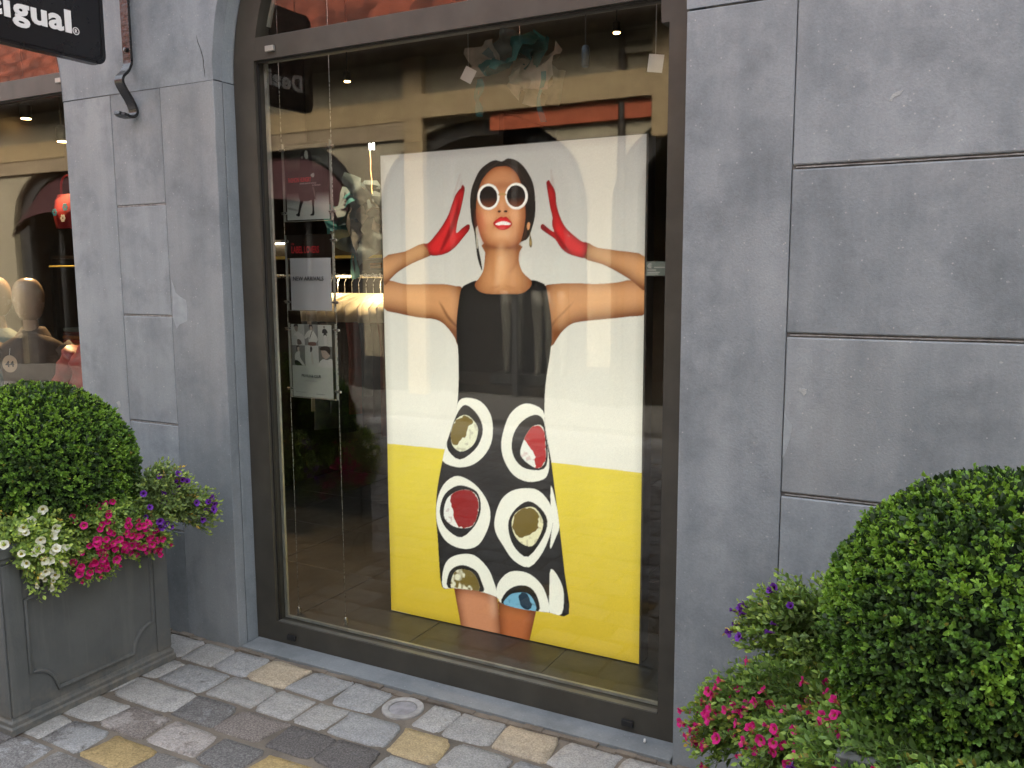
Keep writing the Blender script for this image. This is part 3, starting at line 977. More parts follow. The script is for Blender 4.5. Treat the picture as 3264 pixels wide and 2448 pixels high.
# clipped boxwood ball
def boxwood_mesh(tips, rad):
    rng = np.random.default_rng(5)
    i = np.arange(tips) + .5
    ph = np.arccos(1 - 2 * i / tips); th = PI * (1 + 5 ** .5) * i
    nrm = np.stack([np.cos(th) * np.sin(ph), np.sin(th) * np.sin(ph), np.cos(ph)], 1)
    nrm = unit(nrm + rng.normal(scale=.035, size=nrm.shape))
    rr = rad * (1 + .020 * smooth_noise(nrm, 3, 5.0) + .014 * smooth_noise(nrm, 4, 14.0)) + rng.normal(scale=.006, size=tips)
    rr += (rng.random(tips) < .03) * rng.uniform(.005, .018, tips)
    axis = unit(nrm + rng.normal(scale=.38, size=nrm.shape) + np.array([0, 0, .22]))
    tip = nrm * rr[:, None] * np.array([1, 1, .96])
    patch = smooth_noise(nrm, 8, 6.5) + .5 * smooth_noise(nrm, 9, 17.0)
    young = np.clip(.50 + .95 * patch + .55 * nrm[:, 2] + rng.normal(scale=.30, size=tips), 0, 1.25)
    P, D, U, S, W, Cc = [], [], [], [], [], []
    ref = unit(np.cross(axis, rng.normal(size=axis.shape)))
    ref2 = np.cross(axis, ref)
    for k in range(9):
        a = k * 2.2 + rng.uniform(-.5, .5, tips)
        depth = (k // 2) * .0052
        open_ = .35 + .22 * (k // 2) + rng.normal(scale=.15, size=tips)
        rad_d = ref * np.cos(a)[:, None] + ref2 * np.sin(a)[:, None]
        d = axis * np.cos(open_)[:, None] + rad_d * np.sin(open_)[:, None]
        P.append(tip - axis * (.006 + depth)[..., None] if np.ndim(depth) else tip - axis * (.006 + depth))
        D.append(d)
        U.append(axis + rng.normal(scale=.25, size=axis.shape))
        S.append(rng.uniform(.0088, .0155, tips) * (0.75 if k < 2 else 1.0))
        W.append(rng.uniform(.85, 1.2, tips))
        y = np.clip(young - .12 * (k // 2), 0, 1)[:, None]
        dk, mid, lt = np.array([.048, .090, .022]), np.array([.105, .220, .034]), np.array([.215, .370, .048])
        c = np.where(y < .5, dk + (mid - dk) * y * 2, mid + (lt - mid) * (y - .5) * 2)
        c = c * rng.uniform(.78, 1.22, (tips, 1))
        odd = rng.random(tips) < .006
        c[odd] = (.22, .20, .035)
        Cc.append(c)
    # inner leaves that fill the depth
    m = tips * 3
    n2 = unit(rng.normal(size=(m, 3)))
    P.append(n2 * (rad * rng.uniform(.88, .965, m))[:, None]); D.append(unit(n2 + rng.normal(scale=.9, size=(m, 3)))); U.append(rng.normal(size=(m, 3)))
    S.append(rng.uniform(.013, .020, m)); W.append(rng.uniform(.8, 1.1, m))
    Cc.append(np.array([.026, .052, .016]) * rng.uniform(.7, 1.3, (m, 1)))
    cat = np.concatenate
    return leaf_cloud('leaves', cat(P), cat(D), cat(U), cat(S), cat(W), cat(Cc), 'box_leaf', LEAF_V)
BALL = 0.342
ball_me = boxwood_mesh(7600, BALL)
core_me = MB().lathe([(.001, -.29), (.12, -.27), (.22, -.2), (.28, -.08), (.29, .02), (.26, .14), (.18, .235), (.09, .28), (.001, .292)], 24).mesh('branch_mass', 'undergrowth', True)
stem_me = MB().tube([(0, 0, -.36), (.01, 0, -.2), (0, 0, 0)], [.03, .026, .02], 10).mesh('trunk', 'bark', True)
for (x, y, z, rz, lab) in ((-2.985, -0.515, 0.783, 0.4, 'clipped round boxwood ball in the left planter, by the stone pillar'),
                           (0.080, -0.505, 0.772, 2.6, 'clipped round boxwood ball at the right edge, against the slab wall')):
    t = thing('boxwood_ball', lab, 'shrub', (x, y, 0.55), rz, 'clipped boxwood balls in planters')
    o = link('crown', ball_me, t); o.location = (0, 0, z - .55); o['kind'] = 'stuff'
    o = link('branch_mass', core_me, t); o.location = (0, 0, z - .55)
    o = link('trunk', stem_me, t); o.location = (0, 0, z - .55 + .12)

# trailing flowers ------------------------------------------------------------
def flower_mesh(name, petal, throat, vein, openness, lobes=5, size=.0125):
    """funnel shaped flower pointing along +z"""
    n = 20
    rg = [(.0016, -.020), (.0024, -.012), (.0036, -.005), (.38 * size * (.6 + .4 * openness), 0.0), (size * (.45 + .55 * openness), .0045 - .0035 * openness + .003)]
    if openness > .8:
        rg[4] = (size, .0022)
    V, C = [], []
    for k, (r, z) in enumerate(rg):
        for i in range(n):
            a = 2 * PI * i / n
            lob = 1.0
            zz = z
            if k == 4:
                lob = .90 + .12 * abs(math.cos(lobes * a / 2)) ** .6
                zz += .0016 * math.cos(lobes * a) + .0007 * math.sin(3 * a + 1)
            if k == 3:
                lob = .95 + .05 * math.cos(lobes * a)
            V.append((r * lob * math.cos(a), r * lob * math.sin(a), zz))
            ve = .5 + .5 * math.cos(lobes * a)
            if k == 0:
                c = np.array((.16, .22, .05))
            elif k == 1:
                c = np.array(petal) * .7 + np.array((.2, .22, .05)) * .3
            elif k == 2:
                c = np.array(throat)
            elif k == 3:
                c = np.array(petal) * (1 - .5 * ve) + np.array(vein) * .5 * ve
            else:
                c = np.array(petal) * (1.05 - .12 * ve)
            C.append(c)
    F, L = [], []
    for k in range(4):
        for i in range(n):
            F += [k * n + i, k * n + (i + 1) % n, (k + 1) * n + (i + 1) % n, (k + 1) * n + i]; L.append(4)
    V.append((0, 0, -.006)); C.append(np.array(throat))
    for i in range(n):
        F += [2 * n + i, 2 * n + (i + 1) % n, len(V) - 1]; L.append(3)
    # green calyx
    b0 = len(V)
    for r, z in ((.0008, -.026), (.0026, -.021), (.0031, -.016)):
        for i in range(6):
            V.append((r * math.cos(PI * i / 3), r * math.sin(PI * i / 3), z)); C.append(np.array((.10, .2, .03)))
    for k in range(2):
        for i in range(6):
            F += [b0 + k * 6 + i, b0 + k * 6 + (i + 1) % 6, b0 + k * 6 + 6 + (i + 1) % 6, b0 + k * 6 + 6 + i]; L.append(4)
    return col_mesh(name, np.array(V), np.array(F), np.array(L), np.array(C), 'petal', True)

FLOWERS = {}
for nm, petal, throat, vein in (('white', (.80, .79, .72), (.62, .50, .08), (.82, .80, .66)), ('pink', (.62, .018, .215), (.55, .32, .08), (.42, .01, .12)),
                                ('purple', (.175, .040, .40), (.08, .01, .12), (.075, .01, .17))):
    FLOWERS[nm] = [flower_mesh('flower', petal, throat, vein, 1.0), flower_mesh('flower', tuple(x * .95 for x in petal), throat, vein, .62),
                   flower_mesh('flower', tuple(x * .82 for x in petal), throat, vein, .22, 5, .0095)]

def trailing_plant(name, label, root, lobes, flowers, seed, leafcol=(.075, .165, .028), group='trailing flowering plants in the planters', view=(0.83, -.45, .35), fsize=1.12):
    """lobes: (centre, radii, shoots, outward bias); flowers: (colour, count, lobe indices, facing)"""
    rng = np.random.default_rng(seed)
    t = thing(name, label, 'flowers', root, 0, group)
    root = np.array(root)
    tips, dirs, lob_id, outs = [], [], [], []
    P, D, U, S, W, C = [], [], [], [], [], []
    stems = MB()
    view = unit(np.array(view))
    for li, (c, r, n, bias) in enumerate(lobes):
        c, r, bias = np.array(c), np.array(r), np.array(bias)
        d = unit(rng.normal(size=(n * 3, 3)) + bias)
        d = d[np.argsort(-(d @ view) + rng.normal(scale=.7, size=n * 3))][:n]
        for dd in d:
            tip = c + r * dd * rng.uniform(.72, 1.10)
            base = root + (c - root) * rng.uniform(.1, .5) + rng.normal(scale=.02, size=3)
            mid = (base + tip) / 2 + np.array([0, 0, rng.uniform(.01, .05)]) + rng.normal(scale=.012, size=3)
            tt = np.linspace(0, 1, 7)[:, None]
            cv = (1 - tt) ** 2 * base + 2 * tt * (1 - tt) * mid + tt ** 2 * tip
            stems.tube([Vector(p - root) for p in cv], [.0011] * 4 + [.0009, .0008, .0006], 4, False)
            tan = unit(cv[-1] - cv[-2])
            tips.append(tip); dirs.append(unit(tan + .5 * dd)); lob_id.append(li); outs.append(float(np.dot(dd, view)))
            L = np.linalg.norm(tip - base)
            m = int(rng.integers(10, 14))
            q = 1 - (np.arange(m) / m) ** 1.1 * min(.75, .115 / max(L, .05))
            pos = (1 - q)[:, None] ** 2 * base + (2 * q * (1 - q))[:, None] * mid + (q ** 2)[:, None] * tip
            ax = unit(unit(tan) + .35 * np.array([0, 0, 1]))
            ref = unit(np.cross(ax, rng.normal(size=3))); ref2 = np.cross(ax, ref)
            a = np.arange(m) * 2.4 + rng.uniform(0, 6)
            op = np.linspace(.45, 1.25, m) + rng.normal(scale=.15, size=m)
            dl = ax * np.cos(op)[:, None] + (ref * np.cos(a)[:, None] + ref2 * np.sin(a)[:, None]) * np.sin(op)[:, None]
            P.append(pos); D.append(dl); U.append(ax + rng.normal(scale=.2, size=(m, 3)))
            S.append(rng.uniform(.017, .028, m) * np.linspace(.65, 1.1, m)); W.append(rng.uniform(.9, 1.3, m))
            k = rng.uniform(.75, 1.2)
            yl = np.linspace(1.35, .72, m)[:, None] * rng.uniform(.85, 1.15, (m, 1))
            cc = np.array(leafcol) * k * yl
            cc[:2] *= np.array([1.35, 1.2, .9])
            if rng.random() < .02:
                cc = cc * np.array([1.9, 1.0, .8])
            C.append(cc)
    cat = np.concatenate
    me = leaf_cloud('foliage', cat(P) - root, cat(D), cat(U), cat(S), cat(W), cat(C), 'cal_leaf', LEAF_N)
    o = link('foliage', me, t); o['kind'] = 'stuff'
    o = part('stems', stems, 'stemgreen', t); o['kind'] = 'stuff'
    tips, dirs, lob_id = np.array(tips), np.array(dirs), np.array(lob_id)
    for (colr, cnt, ids, facing) in flowers:
        sel = np.where(np.isin(lob_id, ids))[0]
        sc = np.array(outs)[sel] + rng.normal(scale=.33, size=len(sel))
        sel = sel[np.argsort(-sc)][:cnt]
        for i in sel:
            d = unit(dirs[i] * .45 + np.array(facing) * .75 + rng.normal(scale=.30, size=3))
            kind = int(rng.choice([0, 0, 0, 1, 1, 2]))
            o = link('flower', FLOWERS[colr][kind], t)
            qd = Vector(d).to_track_quat('Z', 'Y')
            p = tips[i] + d * .012 - root
            s = rng.uniform(.88, 1.15) * fsize
            o.matrix_local = Matrix.Translation(Vector(p)) @ qd.to_matrix().to_4x4() @ Matrix.Rotation(rng.uniform(0, 6), 4, 'Z') @ Matrix.Scale(s, 4)
    return t
M['stemgreen'] = plain('green_stem', (.10, .15, .04), (.07, .11, .03), 20, .6)

trailing_plant('purple_calibrachoa', 'trailing plant with small purple flowers between left planter and pillar', (-2.80, -.32, .60),
    [((-2.72, -.22, .665), (.165, .12, .135), 190, (.6, .2, .5)), ((-2.61, -.145, .60), (.105, .09, .105), 110, (.8, .3, .1)), ((-2.665, -.28, .56), (.08, .09, .10), 70, (.8, 0, -.2))],
    [('purple', 10, [0], (.75, -.45, .35)), ('purple', 9, [1], (.8, -.5, .1)), ('purple', 10, [2], (.8, -.5, -.1))], 21, (.19, .275, .095), fsize=1.05)
trailing_plant('pink_calibrachoa', 'trailing plant with many magenta flowers spilling over the left planter', (-2.80, -.46, .60),
    [((-2.735, -.47, .640), (.125, .18, .090), 190, (.6, 0, .5)), ((-2.665, -.42, .575), (.080, .19, .085), 160, (1, 0, -.1)), ((-2.645, -.54, .510), (.050, .13, .075), 90, (1, 0, -.3)), ((-2.655, -.33, .53), (.06, .10, .085), 70, (1, 0, -.2))],
    [('pink', 9, [0], (.75, -.5, .3)), ('pink', 46, [1], (.8, -.5, .05)), ('pink', 30, [2], (.8, -.5, -.1)), ('pink', 20, [3], (.8, -.5, -.05))], 22, (.18, .285, .075))
trailing_plant('white_calibrachoa', 'trailing plant with white flowers over the front corner of the left planter', (-2.82, -.72, .60),
    [((-2.755, -.70, .650), (.125, .165, .090), 200, (.5, -.2, .5)), ((-2.675, -.70, .580), (.075, .14, .095), 150, (1, -.1, -.1)), ((-2.65, -.71, .495), (.040, .09, .055), 36, (1, 0, -.4)), ((-2.92, -.83, .64), (.14, .08, .08), 80, (.2, -.8, .4))],
    [('white', 10, [0], (.75, -.55, .35)), ('white', 17, [1], (.8, -.5, .15)), ('white', 6, [2], (.8, -.5, 0)), ('white', 6, [3], (.6, -.8, .3))], 23, (.215, .315, .085), fsize=1.32)
RV = (-.45, -.75, .48)
trailing_plant('violet_calibrachoa', 'loose trailing plant with deep violet flowers left of the right boxwood ball', (-.16, -.35, .58),
    [((-.325, -.32, .635), (.130, .11, .145), 170, (-.7, .1, .4)), ((-.425, -.32, .60), (.085, .07, .10), 60, (-.9, 0, .2)), ((-.28, -.40, .53), (.12, .10, .10), 90, (-.6, -.4, .3))],
    [('purple', 6, [0], (-.35, -.8, .35)), ('purple', 9, [1], (-.6, -.65, .2)), ('white', 1, [1], (-.6, -.6, .2))], 31, (.185, .285, .085), view=RV, fsize=.92)
trailing_plant('magenta_calibrachoa', 'bushy trailing plant with magenta flowers low at the right wall slab', (-.16, -.52, .56),
    [((-.36, -.46, .465), (.175, .14, .130), 210, (-.6, -.2, .5)), ((-.455, -.44, .395), (.125, .115, .120), 130, (-.9, -.1, .1)), ((-.27, -.62, .46), (.15, .12, .12), 170, (-.4, -.6, .5)), ((-.20, -.52, .56), (.10, .16, .06), 90, (-.4, -.3, .7))],
    [('pink', 34, [0], (-.45, -.7, .3)), ('pink', 28, [1], (-.6, -.65, .1)), ('pink', 34, [2], (-.3, -.8, .3)), ('pink', 16, [3], (-.4, -.7, .4))], 32, (.155, .255, .068), view=RV, fsize=.92)
trailing_plant('mixed_calibrachoa', 'trailing greenery with few violet flowers below the right boxwood ball', (.04, -.82, .60),
    [((-.13, -.78, .575), (.16, .12, .085), 170, (-.2, -.5, .7)), ((.08, -.84, .59), (.18, .09, .085), 160, (.1, -.6, .7)), ((-.16, -.68, .60), (.09, .10, .06), 80, (-.3, -.2, .8))],
    [('purple', 4, [0], (-.2, -.8, .4)), ('purple', 3, [1], (-.1, -.85, .4)), ('pink', 9, [0], (-.3, -.8, .4)), ('pink', 8, [2], (-.3, -.8, .4))], 33, (.13, .225, .055), view=RV, fsize=.92)
POSTER_SHAPES = {
 'hair': [(457,1654),(440,1693),(433,1765),(438,1815),(453,1853),(480,1895),(519,1920),(550,1928),(579,1921),(604,1931),(641,1922),(675,1895),(702,1856),(717,1818),(723,1765),(722,1711),(711,1669),(695,1631),(674,1616),(643,1627),(587,1792),(471,1687)],
 'strand': [(437,1710),(451,1654),(458,1598),(466,1547),(485,1501),(481,1541),(471,1586),(465,1642),(458,1698)],
 'face': [(579,1903),(607,1899),(634,1881),(653,1853),(668,1815),(677,1766),(680,1723),(680,1686),(676,1648),(664,1621),(649,1600),(624,1588),(573,1587),(522,1593),(496,1609),(480,1636),(468,1676),(460,1720),(461,1764),(469,1808),(486,1851),(512,1880),(544,1900)],
 'rstrand': [(671,1842),(696,1808),(705,1755),(701,1712),(686,1680),(674,1637),(658,1605),(652,1589),(671,1648),(680,1702),(683,1755),(677,1809)],
 'ear': [(692,1685),(700,1680),(697,1661),(690,1656),(687,1672)],
 'neck': [(493,1608),(499,1575),(497,1541),(488,1497),(455,1457),(415,1434),(454,1401),(584,1396),(698,1403),(741,1436),(707,1463),(667,1496),(651,1540),(654,1573),(656,1600)],
 'chinsh': [(491,1613),(522,1598),(573,1591),(624,1594),(655,1606),(654,1583),(624,1584),(573,1584),(522,1587),(496,1592)],
 'necksh': [(654,1589),(651,1545),(639,1518),(604,1488),(626,1524),(639,1562),(642,1589)],
 'armL': [(1,1448),(33,1463),(110,1448),(216,1448),(307,1448),(361,1440),(392,1431),(391,1348),(378,1198),(361,1209),(351,1232),(311,1277),(263,1302),(178,1309),(70,1325),(-2,1346)],
 'foreL': [(1,1557),(113,1583),(210,1615),(247,1576),(240,1564),(148,1533),(75,1498),(33,1466),(1,1446)],
 'armR': [(762,1439),(807,1450),(890,1453),(977,1450),(1061,1456),(1117,1465),(1171,1438),(1173,1346),(1107,1331),(1007,1319),(920,1309),(873,1297),(832,1263),(789,1210),(780,1300),(768,1382)],
 'foreR': [(936,1602),(981,1584),(1060,1572),(1171,1546),(1173,1428),(1117,1462),(1061,1494),(999,1523),(926,1547)],
 'creaseL': [(278,1379),(305,1347),(325,1318),(359,1284),(360,1273),(318,1309),(298,1341)],
 'creaseR': [(885,1383),(849,1345),(813,1312),(793,1284),(793,1298),(831,1334)],
 'gloveL': [(208,1612),(230,1616),(255,1636),(297,1680),(329,1725),(346,1763),(364,1802),(384,1825),(390,1827),(396,1840),(402,1840),(408,1832),(408,1816),(400,1783),(386,1734),(373,1695),(367,1653),(392,1670),(418,1685),(429,1684),(431,1675),(426,1661),(398,1633),(371,1605),(336,1580),(302,1568),(268,1564),(240,1567),(226,1590)],
 'gloveLsh': [(387,1801),(366,1746),(345,1696),(324,1657),(303,1618),(285,1575),(310,1600),(344,1651),(365,1695),(379,1745)],
 'gloveR': [(770,1826),(773,1836),(781,1840),(788,1829),(795,1818),(801,1810),(809,1787),(812,1750),(825,1708),(848,1665),(884,1632),(918,1608),(940,1603),(940,1584),(930,1549),(913,1548),(860,1564),(831,1586),(807,1618),(777,1638),(750,1656),(745,1668),(750,1676),(759,1676),(774,1664),(802,1646),(794,1672),(795,1703),(786,1736),(779,1773)],
 'gloveRsh': [(795,1682),(807,1655),(825,1629),(849,1596),(878,1561),(854,1575),(825,1607),(804,1637)],
 'gLo': [(567,1787),(566,1776),(562,1766),(556,1756),(548,1748),(538,1743),(528,1739),(517,1739),(506,1740),(495,1744),(486,1751),(478,1759),(472,1769),(468,1780),(467,1792),(468,1803),(472,1814),(478,1823),(486,1831),(496,1836),(507,1839),(518,1840),(529,1838),(539,1834),(549,1828),(556,1819),(562,1809),(566,1799)],
 'gLi': [(557,1788),(556,1777),(552,1767),(545,1759),(537,1753),(527,1749),(517,1748),(506,1750),(497,1754),(488,1761),(482,1770),(478,1780),(477,1791),(478,1802),(482,1812),(489,1820),(497,1826),(507,1830),(518,1831),(528,1829),(538,1824),(546,1817),(552,1809),(556,1798)],
 'gRo': [(691,1784),(690,1773),(686,1762),(680,1753),(672,1745),(663,1740),(652,1736),(641,1736),(630,1737),(619,1741),(610,1748),(602,1756),(596,1766),(592,1777),(591,1788),(592,1800),(596,1810),(602,1820),(610,1827),(620,1833),(631,1836),(642,1837),(653,1835),(663,1831),(673,1824),(681,1816),(686,1806),(690,1795)],
 'gRi': [(680,1785),(679,1774),(675,1765),(668,1756),(660,1750),(650,1746),(639,1745),(629,1747),(619,1752),(610,1759),(604,1768),(600,1778),(598,1789),(600,1799),(604,1809),(611,1817),(619,1824),(629,1827),(640,1828),(650,1826),(660,1822),(669,1815),(675,1806),(679,1796)],
 'bridge': [(563,1799),(578,1801),(595,1798),(595,1791),(578,1794),(563,1793)],
 'lips': [(537,1685),(555,1702),(573,1711),(583,1708),(596,1710),(612,1696),(622,1682),(610,1667),(583,1658),(558,1665)],
 'teeth': [(547,1683),(561,1689),(580,1693),(602,1689),(616,1681),(602,1677),(580,1679),(561,1678)],
 'nose': [(556,1739),(563,1752),(581,1760),(599,1749),(609,1732),(602,1720),(577,1716),(555,1723)],
 'nosL': [(558,1733),(567,1736),(573,1732),(568,1727),(560,1728)],
 'nosR': [(585,1731),(593,1735),(602,1732),(599,1726),(589,1727)],
 'earringL': [(458,1667),(463,1667),(467,1598),(461,1595)],
 'earringR': [(698,1658),(702,1637),(709,1610),(707,1592),(701,1590),(696,1604),(698,1631)],
 'dress': [(388,1431),(415,1449),(458,1463),(450,1446),(458,1430),(478,1417),(514,1410),(584,1410),(648,1411),(679,1420),(701,1438),(707,1452),(707,1465),(741,1458),(768,1441),(780,1382),(792,1300),(792,1213),(791,1219),(782,1154),(766,1055),(762,948),(768,874),(791,760),(805,661),(828,495),(851,311),(870,145),(782,135),(721,130),(640,126),(562,134),(538,157),(443,167),(329,159),(271,155),(258,279),(254,361),(247,461),(252,562),(270,654),(298,764),(325,837),(354,918),(366,1006),(370,1119),(366,1204),(362,1209),(362,1290),(374,1377)],
 'c1o': [(413,985),(472,974),(515,930),(529,871),(519,802),(479,742),(419,701),(348,689),(284,709),(296,764),(325,837),(352,927),(372,972)],
 'c1i': [(402,955),(451,926),(480,876),(475,824),(440,768),(369,722),(313,756),(309,809),(335,864),(367,928)],
 'c1f': [(402,913),(441,890),(459,857),(445,804),(410,770),(369,757),(334,781),(328,837),(356,892)],
 'c1h': [(402,909),(441,888),(411,862),(405,826),(375,806),(349,778),(327,802),(332,855),(361,893)],
 'c2o': [(700,979),(755,956),(766,891),(782,759),(777,708),(755,680),(690,663),(624,683),(581,739),(567,798),(577,858),(606,928),(653,970)],
 'c2i': [(718,937),(755,923),(768,866),(777,783),(759,723),(681,715),(634,744),(615,793),(625,854),(663,907)],
 'c2f': [(720,895),(755,890),(766,824),(766,757),(736,723),(690,737),(654,772),(667,824),(690,868)],
 'c2h': [(662,848),(704,890),(755,888),(768,824),(766,757),(745,730),(718,723),(722,770),(699,801)],
 'c3o': [(342,648),(398,645),(458,612),(502,556),(514,496),(496,432),(455,368),(394,341),(322,348),(275,382),(250,443),(252,525),(284,602)],
 'c3i': [(357,610),(418,608),(457,586),(469,525),(441,451),(374,389),(312,406),(276,446),(267,500),(294,567)],
 'c3f': [(367,591),(423,595),(455,568),(457,515),(431,449),(385,430),(333,432),(292,458),(288,503),(310,555)],
 'c3h': [(351,587),(423,597),(457,564),(457,511),(428,447),(364,431),(339,459),(329,499),(320,547)],
 'c4o': [(680,636),(736,632),(782,591),(800,534),(791,473),(754,382),(693,310),(622,327),(574,381),(537,437),(536,499),(565,573),(614,617)],
 'c4i': [(690,584),(745,561),(775,513),(755,442),(689,353),(632,376),(603,429),(599,490),(633,546)],
 'c4f': [(680,557),(722,558),(755,511),(745,458),(708,401),(661,403),(627,433),(613,483),(633,529)],
 'c4h': [(671,555),(717,553),(736,517),(727,473),(689,441),(651,427),(618,457),(623,502),(642,539)],
 'c5o': [(363,313),(434,320),(494,280),(523,231),(540,157),(443,165),(329,157),(276,154),(278,226),(305,281)],
 'c5i': [(383,269),(444,253),(468,212),(478,169),(402,163),(303,156),(304,212),(331,249)],
 'c5f': [(351,243),(403,251),(443,226),(455,169),(360,159),(317,159),(325,211)],
 'c6o': [(602,275),(679,285),(736,257),(768,211),(784,135),(721,128),(562,132),(541,162),(548,217)],
 'c6i': [(641,224),(698,225),(731,187),(734,130),(640,124),(562,132),(587,188)],
 'c6f': [(621,187),(679,199),(712,175),(721,130),(640,124),(574,132),(592,166)],
 'c6h': [(640,184),(679,197),(703,164),(698,130),(660,134),(650,159)],
 'c7': [(790,318),(828,282),(847,225),(838,140),(786,135),(784,231)],
 'c8': [(791,659),(811,594),(828,504),(811,450),(787,400),(793,473),(800,517),(789,583)],
 'legL': [(331,166),(443,176),(543,167),(563,-25),(466,-25),(369,-25)],
 'legR': [(547,140),(640,133),(726,137),(688,-25),(559,-25)],
 'yellow': [(-14,757),(287,760),(794,753),(1173,750),(1185,-14),(-36,1)],
}

# ---------------------------------------------------------------- flat print painting (colours per vertex of a fine sheet)
class Print:
    def __init__(s, w, h, nx, ny, bg):
        s.w, s.h, s.nx, s.ny = w, h, nx, ny
        s.X, s.Z = np.meshgrid(np.linspace(0, w, nx), np.linspace(0, h, ny))
        s.c = np.empty((ny, nx, 3)); s.c[:] = s2l(bg)
    def mask(s, pts, curve=True):
        p = [np.array(q, float) for q in pts]
        if curve:
            o = []
            n = len(p)
            for i in range(n):
                p0, p1, p2, p3 = p[i - 1], p[i], p[(i + 1) % n], p[(i + 2) % n]
                for t in (0, .33, .67):
                    o.append(.5 * (2 * p1 + (p2 - p0) * t + (2 * p0 - 5 * p1 + 4 * p2 - p3) * t * t + (3 * p1 - p0 - 3 * p2 + p3) * t ** 3))
            p = o
        p = np.array(p)
        i0 = max(0, int(p[:, 0].min() / s.w * (s.nx - 1)) - 2); i1 = min(s.nx, int(p[:, 0].max() / s.w * (s.nx - 1)) + 3)
        j0 = max(0, int(p[:, 1].min() / s.h * (s.ny - 1)) - 2); j1 = min(s.ny, int(p[:, 1].max() / s.h * (s.ny - 1)) + 3)
        m = np.zeros((s.ny, s.nx))
        if i1 <= i0 or j1 <= j0:
            return m
        x, z = s.X[j0:j1, i0:i1], s.Z[j0:j1, i0:i1]
        dx, dz = s.w / (s.nx - 1), s.h / (s.ny - 1)
        acc = np.zeros(x.shape)
        for ox in (-.25, .25):
            for oz in (-.25, .25):
                ins = np.zeros(x.shape, bool)
                xx, zz = x + ox * dx, z + oz * dz
                a = p[-1]
                for b in p:
                    if a[1] != b[1]:
                        cnd = (a[1] > zz) != (b[1] > zz)
                        ins ^= cnd & (xx < (b[0] - a[0]) * (zz - a[1]) / (b[1] - a[1]) + a[0])
                    a = b
                acc += ins
        m[j0:j1, i0:i1] = acc / 4
        return m
    def blur(s, m, r):
        k = max(1, int(r / s.w * s.nx))
        for _ in range(2):
            for ax in (0, 1):
                pad = np.pad(m, [(k + 1, k) if q == ax else (0, 0) for q in (0, 1)], mode='edge')
                cs = np.cumsum(pad, axis=ax)
                m = (np.take(cs, range(2 * k + 1, cs.shape[ax]), axis=ax) - np.take(cs, range(0, cs.shape[ax] - 2 * k - 1), axis=ax)) / (2 * k + 1)
        return m
    def put(s, m, col, alpha=1.0):
        col = np.array(s2l(col)) if not isinstance(col, np.ndarray) else col
        a = (m * alpha)[..., None]
        s.c = s.c * (1 - a) + col * a
    def fill(s, pts, col, alpha=1.0, curve=True, soft=0.0):
        m = s.mask(pts, curve)
        if soft:
            m = s.blur(m, soft)
        s.put(m, col, alpha)
        return m
    def round_fill(s, pts, dark, light, r, clip=None, shift=(0, 0), curve=True):
        """fill shaded like a rounded form: dark at its outline, light inside"""
        m = s.mask(pts, curve)
        b = s.blur(m, r)
        if shift != (0, 0):
            b = np.roll(b, (int(shift[1] / s.h * s.ny), int(shift[0] / s.w * s.nx)), (0, 1))
        t = np.clip((b - .45) / .5, 0, 1)[..., None]
        col = np.array(s2l(dark)) * (1 - t) + np.array(s2l(light)) * t
        s.put(m if clip is None else m * clip, col)
        return m
    def noise(s, cell, seed):
        r = np.random.default_rng(seed)
        gx, gz = int(s.w / cell) + 3, int(s.h / cell) + 3
        g = r.random((gz, gx))
        u, v = s.X / cell, s.Z / cell
        i, j = u.astype(int), v.astype(int)
        fu, fv = u - i, v - j
        return (g[j, i] * (1 - fu) + g[j, i + 1] * fu) * (1 - fv) + (g[j + 1, i] * (1 - fu) + g[j + 1, i + 1] * fu) * fv
    def mesh(s, name, mat, bulge=None):
        V = np.stack([s.X, np.zeros_like(s.X) if bulge is None else bulge, s.Z], -1).reshape(-1, 3)
        j, i = np.meshgrid(np.arange(s.ny - 1), np.arange(s.nx - 1), indexing='ij')
        a = j * s.nx + i
        F = np.stack([a, a + 1, a + s.nx + 1, a + s.nx], -1).reshape(-1)
        return col_mesh(name, V, F, np.full((s.ny - 1) * (s.nx - 1), 4, np.int32), np.clip(s.c, 0, 1).reshape(-1, 3), mat, True)

